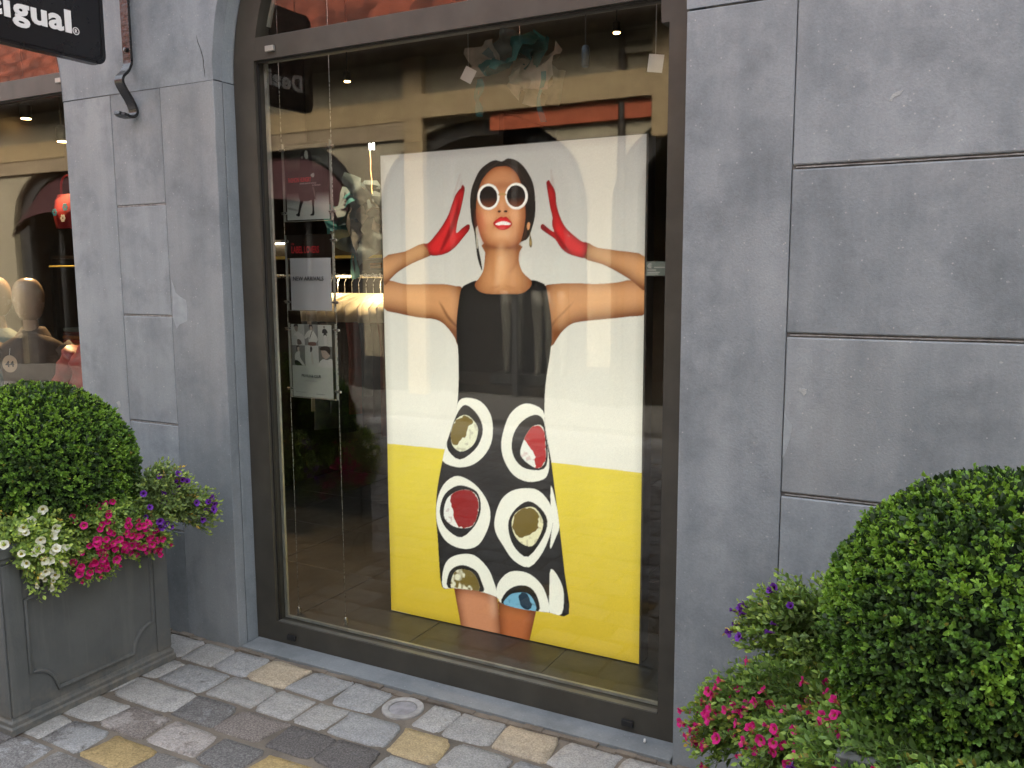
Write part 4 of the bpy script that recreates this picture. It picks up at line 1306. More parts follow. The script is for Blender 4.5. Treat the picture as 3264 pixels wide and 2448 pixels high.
def paint_poster():
    W, H = 1.165, 1.980
    p = Print(W, H, 430, 731, (214, 214, 208))
    Q = {k: [(x / 1000, z / 1000) for x, z in v] for k, v in POSTER_SHAPES.items()}
    z = p.Z / H
    # studio paper backdrop: grey at the top, bright lower down
    t = np.clip((1.0 - z) / .55, 0, 1)[..., None]
    p.c = np.array(s2l((168, 166, 161))) * (1 - t) + np.array(s2l((240, 239, 222))) * t
    ye = p.mask(Q['yellow'], False)
    yt = np.clip(z / .34, 0, 1)[..., None]
    p.put(ye, np.array(s2l((212, 182, 50))) * (1 - yt) + np.array(s2l((232, 212, 70))) * yt)
    edge = np.minimum(np.minimum(p.X, W - p.X), np.minimum(p.Z, H - p.Z))
    p.c *= (0.80 + .20 * np.clip(edge / .035, 0, 1))[..., None]  # backlight falloff at the lightbox edges, painted into the print colours
    SK_D, SK_L = (138, 84, 46), (222, 170, 120)
    p.round_fill(Q['legL'], (120, 62, 30), (206, 140, 100), .035, None, (0, 0), False)
    p.fill([(.505, .30), (.520, .30), (.535, .12), (.525, .06), (.512, .10)], (236, 190, 160), .5, True, .012)
    p.round_fill(Q['legR'], (120, 60, 26), (182, 104, 58), .03, None, (0, 0), False)
    hm = p.mask(Q['hair'])
    p.put(hm, (34, 28, 24))
    for k in range(26):                                  # combed strands either side of the parting
        s = -1 if k % 2 else 1
        a = k / 26
        x0, x1 = .575 + s * .004, .575 + s * (.05 + .085 * a)
        q = [(x0, 1.925), (x0 + s * (.03 + .05 * a), 1.905 - .02 * a), (x1, 1.84 - .03 * a), (x1 + s * .006, 1.76)]
        p.put(p.mask(q + [(x + .0016, z_) for x, z_ in reversed(q)], False) * hm, (70, 58, 50) if k % 3 else (18, 14, 12), .5)
    p.fill(Q['strand'], (30, 25, 22))
    for k in ('armL', 'armR'):
        p.round_fill(Q[k], (122, 72, 38), (208, 152, 102), .040, None, (0, .012))
    for k in ('foreL', 'foreR'):
        p.round_fill(Q[k], (122, 72, 38), (204, 150, 100), .032, None, (0, .008))
    p.fill(Q['creaseL'], (96, 54, 30), .8, True, .004); p.fill(Q['creaseR'], (96, 54, 30), .8, True, .004)
    p.round_fill(Q['neck'], (140, 84, 46), (210, 152, 100), .05)
    p.fill(Q['necksh'], (150, 92, 52), .6, True, .008)
    p.put(p.blur(hm, .012) * p.mask(Q['neck']), (120, 72, 42), .8)
    fm = p.round_fill(Q['face'], (138, 76, 42), (202, 142, 96), .030)
    p.put(p.blur(fm, .006) * hm * (1 - fm), (20, 16, 14), .5)
    p.fill([(.47, 1.72), (.50, 1.73), (.505, 1.69), (.49, 1.65), (.475, 1.67)], (196, 96, 70), .55, True, .016)
    p.fill([(.545, 1.655), (.60, 1.66), (.61, 1.635), (.575, 1.625), (.54, 1.635)], (236, 186, 140), .55, True, .012)
    p.fill([(.53, 1.87), (.58, 1.885), (.63, 1.87), (.64, 1.82), (.575, 1.80), (.52, 1.82)], (176, 118, 82), .55, True, .014)
    p.fill(Q['chinsh'], (118, 66, 38), .85, True, .007)
    p.fill(Q['nose'], (184, 118, 80), .7, True, .007)
    p.fill([(.570, 1.765), (.585, 1.765), (.588, 1.725), (.570, 1.725)], (226, 170, 126), .6, True, .006)
    # soft modelling of the face
    p.fill([(.500, 1.735), (.540, 1.730), (.548, 1.705), (.520, 1.685), (.498, 1.700)], (232, 176, 130), .55, True, .012)
    p.fill([(.612, 1.735), (.655, 1.735), (.662, 1.705), (.640, 1.685), (.612, 1.700)], (228, 170, 124), .5, True, .012)
    p.fill([(.660, 1.75), (.680, 1.72), (.676, 1.65), (.655, 1.61), (.640, 1.60), (.655, 1.66)], (150, 88, 52), .55, True, .010)
    p.fill([(.462, 1.75), (.478, 1.72), (.482, 1.66), (.505, 1.61), (.490, 1.61), (.468, 1.66)], (158, 84, 54), .5, True, .010)
    p.fill([(.548, 1.705), (.556, 1.712), (.548, 1.68), (.538, 1.665), (.534, 1.67)], (172, 104, 68), .55, True, .004)
    p.fill([(.612, 1.712), (.604, 1.705), (.614, 1.68), (.624, 1.665), (.626, 1.672)], (172, 104, 68), .5, True, .004)
    p.fill([(.553, 1.672), (.60, 1.672), (.592, 1.664), (.562, 1.664)], (150, 88, 56), .45, True, .004)
    p.fill([(.505, 1.835), (.545, 1.842), (.60, 1.842), (.648, 1.838), (.64, 1.825), (.58, 1.815), (.51, 1.822)], (146, 88, 56), .55, True, .009)
    p.fill([(.560, 1.60), (.585, 1.60), (.580, 1.50), (.570, 1.44), (.555, 1.44), (.560, 1.50)], (236, 192, 146), .45, True, .012)
    p.fill([(.520, 1.58), (.535, 1.58), (.545, 1.47), (.528, 1.46)], (176, 116, 72), .45, True, .010)
    p.fill([(.618, 1.58), (.634, 1.58), (.612, 1.46), (.598, 1.47)], (176, 116, 72), .45, True, .010)
    p.fill([(.52, 1.435), (.565, 1.445), (.56, 1.436), (.53, 1.428)], (168, 108, 66), .5, True, .004)
    p.fill([(.59, 1.445), (.64, 1.435), (.63, 1.428), (.60, 1.436)], (168, 108, 66), .5, True, .004)
    p.fill(Q['nosL'], (44, 20, 12), .95); p.fill(Q['nosR'], (44, 20, 12), .95)
    p.fill(Q['rstrand'], (28, 22, 20), .93)
    p.fill(Q['ear'], (206, 148, 100))
    p.round_fill(Q['lips'], (158, 20, 24), (214, 44, 46), .010)
    p.fill([(.562, 1.668), (.592, 1.668), (.586, 1.662), (.568, 1.662)], (240, 120, 116), .6, True, .003)
    p.fill(Q['teeth'], (244, 240, 232))
    for k in (-2, -1, 0, 1, 2):
        x = .577 + k * .0095
        p.fill([(x, 1.694), (x + .0012, 1.694), (x + .0012, 1.679), (x, 1.679)], (190, 170, 160), .5, False)
    for o_, i_ in (('gLo', 'gLi'), ('gRo', 'gRi')):
        p.round_fill(Q[o_], (214, 210, 198), (248, 246, 238), .006)
        m = p.mask(Q[i_])
        zz = np.array(Q[i_])[:, 1]
        tt = np.clip((p.Z - zz.min()) / (zz.max() - zz.min()) / .45, 0, 1)[..., None]
        p.put(m, np.array(s2l((112, 62, 38))) * (1 - tt) + np.array(s2l((30, 24, 22))) * tt)
    p.fill(Q['bridge'], (176, 140, 84))
    p.fill(Q['earringL'], (196, 190, 170), .8); p.round_fill(Q['earringR'], (92, 74, 34), (196, 170, 104), .006)
    for g_, s_ in (('gloveL', 'gloveLsh'), ('gloveR', 'gloveRsh')):
        gm = p.round_fill(Q[g_], (120, 10, 15), (206, 40, 42), .018)
        p.put(p.blur(p.mask(Q[s_]), .005) * gm, (110, 8, 14), .75)
    # fingers of the gloves
    for a, b in (((.352, 1.79), (.389, 1.885)), ((.365, 1.74), (.394, 1.86)), ((.800, 1.75), (.788, 1.88)), ((.815, 1.72), (.795, 1.85))):
        p.fill([(a[0], a[1]), (a[0] + .003, a[1]), (b[0] + .002, b[1]), (b[0], b[1])], (120, 10, 16), .6, False, .002)
    dm = p.round_fill(Q['dress'], (16, 16, 16), (30, 30, 30), .03)
    skirt = dm * (p.Z < .95)
    n1, n2 = p.noise(.012, 1), p.noise(.05, 2)
    CR = (243, 243, 226)
    for i in range(1, 7):
        p.put(p.mask(Q['c%do' % i]) * dm, CR)
        p.put(p.mask(Q['c%di' % i]) * dm, (20, 20, 18))
    p.put(p.mask(Q['c7']) * dm, CR); p.put(p.mask(Q['c8']) * dm, CR)
    rough = np.clip((n1 - .35) * 6, 0, 1)
    inner = {1: ((235, 236, 205), (116, 98, 34)), 2: ((238, 240, 228), (176, 34, 34)), 3: ((240, 240, 228), (146, 22, 24)), 4: ((236, 232, 190), (112, 94, 34)),
             5: ((232, 230, 200), (116, 98, 38)), 6: ((120, 180, 206), (24, 52, 70))}
    for i, (ca, cb) in inner.items():
        f = p.mask(Q['c%df' % i]) * dm
        p.put(f, ca)
        if 'c%dh' % i in Q:
            hm_ = p.blur(p.mask(Q['c%dh' % i]), .008)
            hm_ = np.clip((hm_ + (n1 - .5) * .7 - .42) * 7, 0, 1)
            p.put(hm_ * np.maximum(f, 0), cb)
        else:
            p.put(f * np.clip((n1 * .5 + n2 * .5 - .3) * 8, 0, 1), cb)
        p.put(f * np.clip((n1 - .62) * 5, 0, 1), cb, .35)
    p.put(p.mask([(.72, .62), (.745, .66), (.76, .60), (.752, .55), (.742, .56)]) * p.mask(Q['c2f']), (236, 110, 96), .9)
    p.c *= (.97 + .06 * p.noise(.10, 5))[..., None]
    p.c *= (.95 + .10 * np.random.default_rng(3).random(p.X.shape))[..., None]
    return p

LBX, LBY = -2.242, 0.60
lb = thing('lightbox_poster', 'tall lit poster of person in white round sunglasses, red gloves and black dress', 'poster', (LBX, LBY, 0))
pp = paint_poster()
wr = .0012 * np.sin(pp.X * 40 + np.sin(pp.Z * 9)) * np.clip(1 - pp.Z / 1.98 * 0 - np.minimum(pp.X, 1.165 - pp.X) / .08, 0, 1)
o = link('printed_fabric', pp.mesh('printed_fabric', 'litprint', wr), lb)
o.location = (0, 0, .004)
fr = MB()
fr.box(-.006, .004, 0, 1.171, .085, .012); fr.box(-.006, .004, 1.976, 1.171, .085, 1.988)
fr.box(-.006, .004, .012, .004, .085, 1.976); fr.box(1.161, .004, .012, 1.171, .085, 1.976)
fr.box(.004, .070, .012, 1.161, .084, 1.976)
M['aluframe'] = plain('lightbox_frame', (.10, .095, .085), (.08, .075, .07), 8, .45, .3)
part('lightbox_frame', fr, 'aluframe', lb, False, .001)

# ---------------------------------------------------------------- cable display with three print holders
HX0, HX1, HY = -2.582, -2.331, 0.385
for x in (HX0 - .006, HX1 + .006):
    c = thing('display_cable', 'thin steel display cable on the %s side of the print holders' % ('left' if x < -2.45 else 'right'), 'cable', (x, HY, 0), 0, 'display cables')
    part('wire', MB().tube([(0, 0, .02), (0, 0, 3.44)], .0011, 6), 'steel', c)
    part('floor_anchor', MB().lathe([(.0, 0), (.009, 0), (.009, .03), (.006, .034), (.0, .034)], 14), 'steel', c, True)

def holder(z0, z1, label, painter):
    h = thing('print_holder', label, 'sign holder', (HX0, HY, z0), 0, 'acrylic print holders on the cables')
    w, H = HX1 - HX0, z1 - z0
    part('acrylic_panel', MB().box(0, -.006, 0, w, -.003, H), 'acrylic', h)
    part('acrylic_panel', MB().box(0, .003, 0, w, .006, H), 'acrylic', h)
    fr_ = MB()
    for a in ((-.0008, -.0066, -.001, w + .0008, .0066, .0006), (-.0012, -.0066, 0, .0006, .0066, H), (w - .0006, -.0066, 0, w + .0012, .0066, H)):
        fr_.box(*a)
    part('polished_edge', fr_, 'acrylic_edge', h)
    for x in (-.004, w + .004):
        for z in (H - .025, .035):
            q = part('clamp', MB().lathe([(.0, -.016), (.0048, -.016), (.0055, -.013), (.0055, .013), (.0048, .016), (.0, .016)], 12), 'steel', h, True)
            q.matrix_local = Matrix.Translation((x, -.002, z)) @ Matrix.Rotation(PI / 2, 4, 'Y')
    painter(h, w, H)
    return h
M['acrylic_edge'] = plain('acrylic_edge', (.36, .37, .34), (.25, .26, .24), 10, .2)

def sheet(h, p, x, z):
    o = link('print_or_dark_sheet', p.mesh('print_or_dark_sheet', 'print'), h)
    o.location = (x, 0, z)
    return o
def fashion(h, w, H):
    W, HH = .225, .300
    p = Print(W, HH, 110, 146, (26, 24, 24))
    t = np.clip((p.Z - .055) / .055, 0, 1)[..., None]
    p.c = np.array(s2l((206, 212, 206))) * (1 - t) + np.array(s2l((28, 26, 26))) * t
    t = np.clip((p.Z - .19) / .03, 0, 1)[..., None]
    p.c = p.c * (1 - t) + np.array(s2l((76, 78, 72))) * t
    BK = (18, 16, 16)
    p.fill([(.005, .052), (.055, .040), (.06, .036), (.03, .042), (.005, .046)], (110, 112, 108), .9, True, .004)
    p.fill([(.070, .120), (.150, .118), (.156, .084), (.142, .080), (.110, .074), (.078, .078), (.068, .086)], BK)       # skirt
    p.fill([(.078, .088), (.094, .084), (.080, .056), (.070, .030), (.068, .016), (.058, .014), (.046, .022), (.058, .028), (.066, .058)], BK)
    p.fill([(.134, .084), (.148, .084), (.145, .050), (.146, .022), (.138, .014), (.122, .018), (.134, .026), (.136, .050)], BK)
    p.fill([(.085, .27), (.135, .27), (.145, .19), (.150, .118), (.070, .118), (.075, .19)], (40, 38, 38))                   # body
    p.fill([(.138, .132), (.148, .128), (.160, .078), (.154, .074)], (120, 122, 118), .7, False)
    p.fill([(.102, .258), (.108, .276), (.119, .272), (.121, .246), (.109, .244)], (196, 200, 190), .9)
    p.fill([(.083, .252), (.095, .256), (.092, .244)], (180, 184, 176), .8)
    p.fill([(.132, .178), (.148, .186), (.152, .176), (.144, .168)], (200, 204, 196), .9)
    sheet(h, p, .013, .006)
    tx = lettering('FASHION HUNGRY', .0255, 'red_ink', h, (.030, -.0075, .158), xscale=.56, bold=.0007, extrude=.0002)
    lettering('DESIGNER BRANDS AT 30-70% LESS', .0085, 'grey_ink', h, (.092, -.0075, .148), xscale=.66, extrude=.0002, bold=.0002)
    lettering('ALL YEAR ROUND', .0085, 'grey_ink', h, (.158, -.0075, .139), xscale=.62, extrude=.0002, bold=.0002)
holder(1.7125, 2.029, 'top print holder with dark fashion picture and red FASHION HUNGRY lettering', fashion)
def label_lovers(h, w, H):
    p = Print(.218, .2155, 60, 60, (216, 218, 222))
    p.c *= (.97 + .05 * p.noise(.04, 9))[..., None]
    sheet(h, p, .018, .002)
    dk = Print(w - .004, H - .218, 40, 20, (40, 32, 26))  # added dark sheet, no print: painted darkness of the room behind clear acrylic
    o = link('print_or_dark_sheet', dk.mesh('print_or_dark_sheet', 'print'), h)
    o.location = (.002, .0015, .2178)
    lettering('LABEL LOVERS', .0385, 'red_ink', h, (.034, -.0075, .239), xscale=.60, bold=.0008, extrude=.0002)
    lettering('FOR', .011, 'red_ink', h, (.034, -.0075, .272), xscale=.8, extrude=.0002)
    lettering('NEW ARRIVALS', .0242, 'black', h, (.0365, -.0075, .125), xscale=.985, bold=.00035, extrude=.0002)
holder(1.344, 1.657, 'middle print holder reading LABEL LOVERS and NEW ARRIVALS on white paper', label_lovers)
def privilege(h, w, H):
    W, HH = .219, .308
    p = Print(W, HH, 150, 210, (206, 212, 202))
    def P(u, v):                                        # fractions across and down
        return (u * W, (1 - v) * HH)
    def cell(i, j, c):
        x0, x1 = i / 3, (i + 1) / 3
        v0, v1 = .0 + j * .29, .285 + j * .285
        p.fill([P(x0, v0), P(x1, v0), P(x1, v1), P(x0, v1)], c, 1, False)
        return lambda u, v: P(x0 + u / 3, v0 + v * (v1 - v0))
    G = [(198, 202, 194), (150, 152, 148), (204, 208, 200), (132, 134, 130), (206, 210, 202), (116, 118, 114)]
    f = cell(0, 0, G[0])
    p.fill([f(.3, .42), f(.55, .36), f(.9, .55), f(1, .95), f(.9, .98), f(.6, .7), f(.5, 1), f(.35, 1), f(.45, .65), f(.2, .5)], (222, 224, 218))
    p.fill([f(.25, .08), f(.5, .05), f(.5, .28), f(.42, .36), f(.3, .28)], (150, 140, 130)); p.fill([f(.2, .12), f(.25, .01), f(.5, .0), f(.52, .12), f(.4, .08), f(.25, .12)], (44, 40, 38))
    p.fill([f(.45, .72), f(.7, .78), f(.75, .95), f(.45, .98)], (110, 100, 92))
    f = cell(1, 0, G[1])
    p.fill([f(.3, .3), f(.6, .26), f(.85, .5), f(.98, .7), f(.85, .85), f(.75, .82), f(.32, .85), f(.3, .6), f(.05, .7), f(.0, .58), f(.15, .4)], (222, 224, 216))
    p.fill([f(.4, .06), f(.58, .06), f(.6, .2), f(.5, .28), f(.4, .2)], (172, 158, 146)); p.fill([f(.36, .02), f(.6, .0), f(.62, .26), f(.57, .1), f(.42, .1), f(.38, .26)], (40, 34, 32))
    p.fill([f(.3, .85), f(.78, .84), f(.8, 1), f(.3, 1)], (120, 84, 70)); p.fill([f(.58, .26), f(.62, .28), f(.38, .7), f(.34, .68)], (50, 46, 44), 1, False)
    f = cell(2, 0, G[2])
    p.fill([f(.38, .2), f(.6, .2), f(.72, .36), f(.62, .4), f(.64, .52), f(.4, .52), f(.42, .4), f(.3, .38)], (40, 40, 42)); p.fill([f(.42, .05), f(.5, .05), f(.52, .15), f(.44, .16)], (120, 112, 104))
    p.fill([f(.42, .53), f(.62, .53), f(.6, .98), f(.44, .98)], (222, 224, 218))
    f = cell(0, 1, G[3])
    p.fill([f(.4, .3), f(.6, .3), f(.62, .6), f(.95, .95), f(.8, .98), f(.4, .8), f(.25, .76), f(.22, .5)], (214, 216, 208)); p.fill([f(.22, .74), f(.5, .78), f(.72, .97), f(.24, .97)], (24, 34, 26))
    p.fill([f(.4, .08), f(.56, .08), f(.56, .26), f(.46, .3)], (196, 186, 174)); p.fill([f(.36, .05), f(.5, .0), f(.58, .06), f(.42, .1), f(.42, .3), f(.37, .3)], (44, 38, 36))
    f = cell(1, 1, G[4])
    p.fill([f(.4, .04), f(.52, .05), f(.55, .18), f(.46, .3), f(.38, .28)], (52, 44, 42)); p.fill([f(.46, .3), f(.56, .36), f(.6, .6), f(.62, .9), f(.5, .9), f(.42, .6)], (190, 184, 172), .6)
    f = cell(2, 1, G[5])
    p.fill([f(.2, .2), f(.4, .12), f(.7, .16), f(.82, .34), f(.78, .5), f(.5, .62), f(.4, .56), f(.28, .5)], (186, 172, 158)); p.fill([f(.08, .12), f(.3, .0), f(.75, .0), f(.88, .2), f(.8, .4), f(.68, .3), f(.5, .2), f(.2, .2)], (52, 46, 42))
    p.fill([f(.02, .82), f(.3, .62), f(.6, .66), f(.95, .6), f(1, 1), f(.02, 1)], (216, 218, 212))
    for (u0, u1, v, c) in ((.40, .62, .716, 140), (.07, .33, .935, 130), (.58, .80, .945, 120), (.58, .78, .955, 130)):
        p.fill([P(u0, v), P(u1, v), P(u1, v + .004), P(u0, v + .004)], (c, c, c), .8, False)
    sheet(h, p, .010, .003)
    lettering('PRIVILEGE CLUB', .0158, 'black', h, (.118, -.0075, .0895), xscale=.92, align='CENTER', extrude=.0002, bold=.0002)
    lettering('SAVE AN EXTRA 10%', .0075, 'grey_ink', h, (.118, -.0075, .071), xscale=.95, align='CENTER', extrude=.0002)
holder(0.975, 1.291, 'lowest print holder with six small portraits and PRIVILEGE CLUB text', privilege)

# sticker on the inside of the glass
st = thing('window_sticker', 'small pale green sticker with hand emblem inside glass, right of the lit poster', 'sticker', (-.912, .1505, 1.486))
M['stick'] = plain('sticker_film', (.17, .20, .17), (.14, .17, .15), 20, .5)
M['stickw'] = plain('sticker_print', (.42, .44, .40), None, 20, .5)
part('sticker_film', MB().box(0, 0, 0, .070, .0008, .044), 'stick', st)
em = MB()
em.prism([(.003, .030), (.008, .038), (.014, .040), (.020, .039), (.014, .036), (.021, .034), (.014, .032), (.021, .029), (.014, .028), (.019, .023), (.009, .023)], -.0006, -.0002)
part('hand_emblem', em, 'stickw', st)
for (z, w_) in ((.024, .034), (.016, .028), (.009, .040), (.004, .036)):
    o = part('print_line', MB().box(.026 if z > .02 else .004, -.0006, z, (.026 if z > .02 else .004) + w_, -.0002, z + .0035), 'stickw', st)

# ---------------------------------------------------------------- fittings inside the shop
FX0, FX1, FYY = -4.3, -2.45, 2.02
fit = thing('wall_fitting', 'dark shelving bay with lit strip and yellow shelf edge behind the print holders', 'shelving', (FX0, FYY, 0))
L_ = FX1 - FX0
M['olive'] = plain('olive_fascia', (.085, .066, .042), (.065, .05, .032), 5, .6)
M['ystrip'] = plain('yellow_shelf_edge', (.50, .42, .10), (.44, .37, .08), 20, .5)
M['led'] = emitter('led_strip', (1.0, .90, .70), 1.8)
part('fascia', MB().box(0, 0, 1.60, L_, .03, 1.70), 'olive', fit)
part('shelf_edge', MB().box(0, -.012, 1.592, L_, .001, 1.610), 'ystrip', fit)
part('light_strip', MB().box(0, -.018, 1.690, L_, -.002, 1.699), 'led', fit)
part('shelf', MB().box(0, .031, 1.590, L_, .70, 1.612), 'darkin', fit)
part('shelf', MB().box(0, .0, 1.702, L_, .70, 1.72), 'darkin', fit)
part('back_panel', MB().box(0, .70, 0, L_, .74, 2.4), 'darkin', fit)
for x in (0, L_ - .03):
    part('upright', MB().box(x, .031, 0, x + .03, .699, 2.4), 'darkin', fit)
part('lower_shelf', MB().box(.031, .35, 1.515, L_ - .031, .69, 1.53), 'darkin', fit)
rl = thing('hanging_rail', 'chrome clothes rail with hangers behind the print holders', 'clothes rail', (FX0, FYY - .06, 0))
part('rail', MB().tube([(.05, 0, 1.478), (L_ - .05, 0, 1.478)], .0125, 12), 'steel', rl, True)
for x in (.10, L_ - .10):
    part('rail_post', MB().tube([(x, 0, 0), (x, 0, 1.47)], .011, 10), 'steel', rl, True)
# folded goods on the lower shelf, lit warm
for i, (x, wdt, n) in enumerate(((-3.70, .10, 2), (-3.42, .12, 4), (-3.27, .10, 3))):
    for k in range(n):
        c = [(.42, .16, .04), (.36, .12, .03), (.45, .2, .06), (.38, .05, .03)][(i + k) % 4]
        mm = 'knit%d' % ((i + k) % 4)
        if mm not in M:
            M[mm] = plain('knit_%s' % mm, c, tuple(v * .7 for v in c), 30, .9, 0, .4)
        o = part('folded_knitwear', MB().box(0, 0, 0, wdt, .22, .017), mm, None, True, .006)
        o.location = (x + RNG.uniform(-.006, .006), FYY + .40, 1.531 + k * .0185)
        tag(o, '%s folded orange knitwear on the shelf above the rail, %s' % (['bottom', 'second', 'third', 'top'][k], ['pile nearest the print holders', 'middle pile', 'pile nearest the lit poster'][i]), 'knitwear', 'folded knitwear on the shelf')

def garment(x, col, length, sh, i, label):
    g_ = thing('garment', label, 'garment', (x, FYY - .06, 0), RNG.uniform(-.18, .18) - .30, 'clothes on the rail')
    b = MB()
    n = 9
    ringz = []
    zs = [1.372, 1.352, 1.325, 1.29, 1.20, 1.05, .9, 1.372 - length]
    hw = [.035, .10, .165, .205, .20, .185, .19, .20]
    for z, w_ in zip(zs, hw):
        rg = []
        for k in range(24):
            a = 2 * PI * k / 24
            th = .018 + (.010 if z < 1.3 else 0) + .006 * math.sin(k * 2.6 + i) * (z < 1.25)
            rg.append((th * math.sin(a) + sh * (1.37 - z), w_ * math.cos(a), z))
        ringz.append(rg)
    b.rings(ringz[3:])
    part('cloth', b, col, g_, 'all')
    part('shoulder_cover', MB().rings([[(x_ * 1.08, y_ * 1.02, z_) for x_, y_, z_ in rg] for rg in ringz[:5]]), 'cream' if i < 12 else col, g_, 'all')
    hk = [(0, 0, 1.372), (0, 0, 1.44), (0, .012, 1.462), (0, .014, 1.482), (0, 0, 1.497), (0, -.014, 1.488)]
    part('hanger_hook', MB().tube(hk, .0022, 6), 'steel', g_, True)
M['cream'] = plain('cream_cloth', (.55, .50, .38), (.45, .41, .31), 18, .8, 0, .3, 120)
M['tealgrey'] = plain('grey_green_cloth', (.12, .14, .13), (.08, .10, .10), 18, .85, 0, .3, 120)
M['darkcloth'] = plain('dark_cloth', (.022, .022, .026), (.014, .014, .018), 18, .85, 0, .3, 120)
M['redcloth'] = plain('dark_red_cloth', (.12, .018, .014), (.08, .012, .01), 18, .85, 0, .3, 120)
ORD = 'first second third fourth fifth sixth seventh eighth ninth tenth eleventh twelfth thirteenth fourteenth fifteenth sixteenth'.split()
gl = ['tealgrey', 'cream', 'tealgrey', 'darkcloth', 'tealgrey', 'darkcloth', 'darkcloth', 'redcloth', 'darkcloth', 'tealgrey', 'darkcloth', 'redcloth', 'darkcloth', 'darkcloth', 'tealgrey', 'darkcloth']
for i, c in enumerate(gl):
    nm = {'cream': 'cream top', 'tealgrey': 'grey green top', 'darkcloth': 'black top', 'redcloth': 'dark red top'}[c]
    garment(-3.72 + i * .056, c, .62 + .12 * ((i * 7) % 3), .02, i,
            '%s hanging %s on the rail, counting from the print holders' % (nm, ORD[i]))

# crumpled scarves on top of the bay and hung from the ceiling
def crumple(name, label, loc, scale, cols, seed, n=18, flat=.42, strips=4):
    t = thing(name, label, 'scarves', loc, 0, 'crumpled scarf displays')
    rng = np.random.default_rng(seed)
    for i in range(n):
        w_, h_ = rng.uniform(.20, .44) * scale, rng.uniform(.16, .34) * scale
        g_ = 7
        b = MB()
        ph = rng.uniform(0, 6, 4); fq = rng.uniform(2, 6, 4)
        for a in range(g_):
            for c in range(g_):
                u, v = a / (g_ - 1) - .5, c / (g_ - 1) - .5
                z = .16 * math.sin(fq[0] * u * 2 + ph[0]) + .14 * math.sin(fq[1] * v * 2 + ph[1]) + .10 * math.sin(fq[2] * (u + v) * 2 + ph[2]) + rng.uniform(-.03, .03)
                b.v.append((u * w_ * (1 + .3 * math.sin(3 * v + ph[3])), v * h_, z * (w_ + h_) * .35))
        for a in range(g_ - 1):
            for c in range(g_ - 1):
                b.face(a * g_ + c, (a + 1) * g_ + c, (a + 1) * g_ + c + 1, a * g_ + c + 1)
        o = part('scarf', b, cols[int(rng.integers(0, len(cols)))], t, 'all')
        o.location = (rng.uniform(-.5, .5) * scale * .62, rng.uniform(-.5, .5) * .24 * scale, rng.uniform(-.5, .5) * scale * flat)
        o.rotation_euler = (PI / 2 + rng.normal(0, .6), rng.normal(0, .5), rng.normal(0, .6))
    for i in range(strips):
        x = rng.uniform(-.3, .25) * scale
        l_ = rng.uniform(.22, .40) * scale
        b = MB()
        for k in range(7):
            z = -k / 6 * l_ - .1 * scale
            b.v += [(x + .012 * math.sin(k + i), -.10 * scale, z), (x + .022 + .012 * math.sin(k + i + .5), -.10 * scale + .01 * math.sin(k * 1.3), z)]
        for k in range(6):
            b.face(2 * k, 2 * k + 1, 2 * k + 3, 2 * k + 2)
        part('ribbon', b, cols[0], t, 'all')
    return t
M['teal'] = plain('teal_fabric', (.020, .16, .17), (.012, .09, .10), 14, .7, 0, .3)
M['palegrey'] = plain('pale_grey_fabric', (.30, .29, .26), (.2, .2, .18), 14, .7, 0, .3)
M['bluegrey'] = plain('blue_grey_fabric', (.09, .13, .14), (.05, .08, .09), 14, .7, 0, .3)
crumple('scarf_heap', 'heap of crumpled teal and grey scarves on the shelf behind the print holders', (-3.45, 2.0, 1.86), .80, ['teal', 'palegrey', 'bluegrey', 'palegrey', 'bluegrey'], 3)
crumple('hanging_scarves', 'loose bundle of teal and pale scarves hung high above the lit poster', (-1.82, 1.05, 2.40), .62, ['teal', 'palegrey', 'bluegrey', 'palegrey'], 6, 9, .30, 3)
part_w = part('scarf_wire', MB().tube([(-1.82, 1.05, 2.42), (-1.82, 1.05, 3.45)], .0015, 5), 'steel', None)
tag(part_w, 'thin wire holding up the scarf bundle above the lit poster', 'wire')
# lit letter and glowing cord over the bay
nl = thing('lit_letter_sign', 'small white lit letter N with glowing orange cord above the scarf heap', 'letter', (-3.325, 1.95, 1.98))
M['neon'] = emitter('white_neon', (1, .98, .92), 1.5)
M['cord'] = emitter('orange_cord', (1.0, .42, .06), .6)
lettering('N', .052, 'neon', nl, (0, 0, .262), bold=.0025, extrude=.004, xscale=.95)
part('cord', MB().tube([(.004, 0, .262), (.008, 0, .20), (.006, 0, .14), (.013, 0, .08), (.010, 0, .03), (.014, 0, .0)], .0022, 6), 'cord', nl, True)
# alarm sensor, paper tags
sn = thing('wall_sensor', 'small dark blue cylinder hung near the upper right of the window', 'sensor', (-1.2275, .40, 2.19))
M['navy'] = plain('navy_plastic', (.006, .022, .045), None, 10, .4)
part('sensor_body', MB().lathe([(.0, 0), (.010, 0), (.013, .004), (.013, .062), (.009, .070), (.0, .070)], 16), 'navy', sn, True)
part('sensor_cord', MB().tube([(0, 0, .068), (0, 0, 1.26)], .0015, 5), 'gasket', sn)
for i, (x, y, z, r_, lab) in enumerate(((-1.99, .9, 2.34, .5, 'pale paper tag hanging left of the scarf bundle'), (-1.03, .55, 2.21, .12, 'white paper tag hanging at the upper right of the window'))):
    tg = thing('paper_tag', lab, 'tag', (x, y, z), 0, 'hanging paper tags')
    o = part('card', MB().box(-.026, 0, -.03, .026, .001, .03), 'white', tg); o.rotation_euler = (0, r_, .3)
    part('thread', MB().tube([(.0, 0, .025), (0, 0, 3.45 - z)], .0006, 4), 'white', tg)

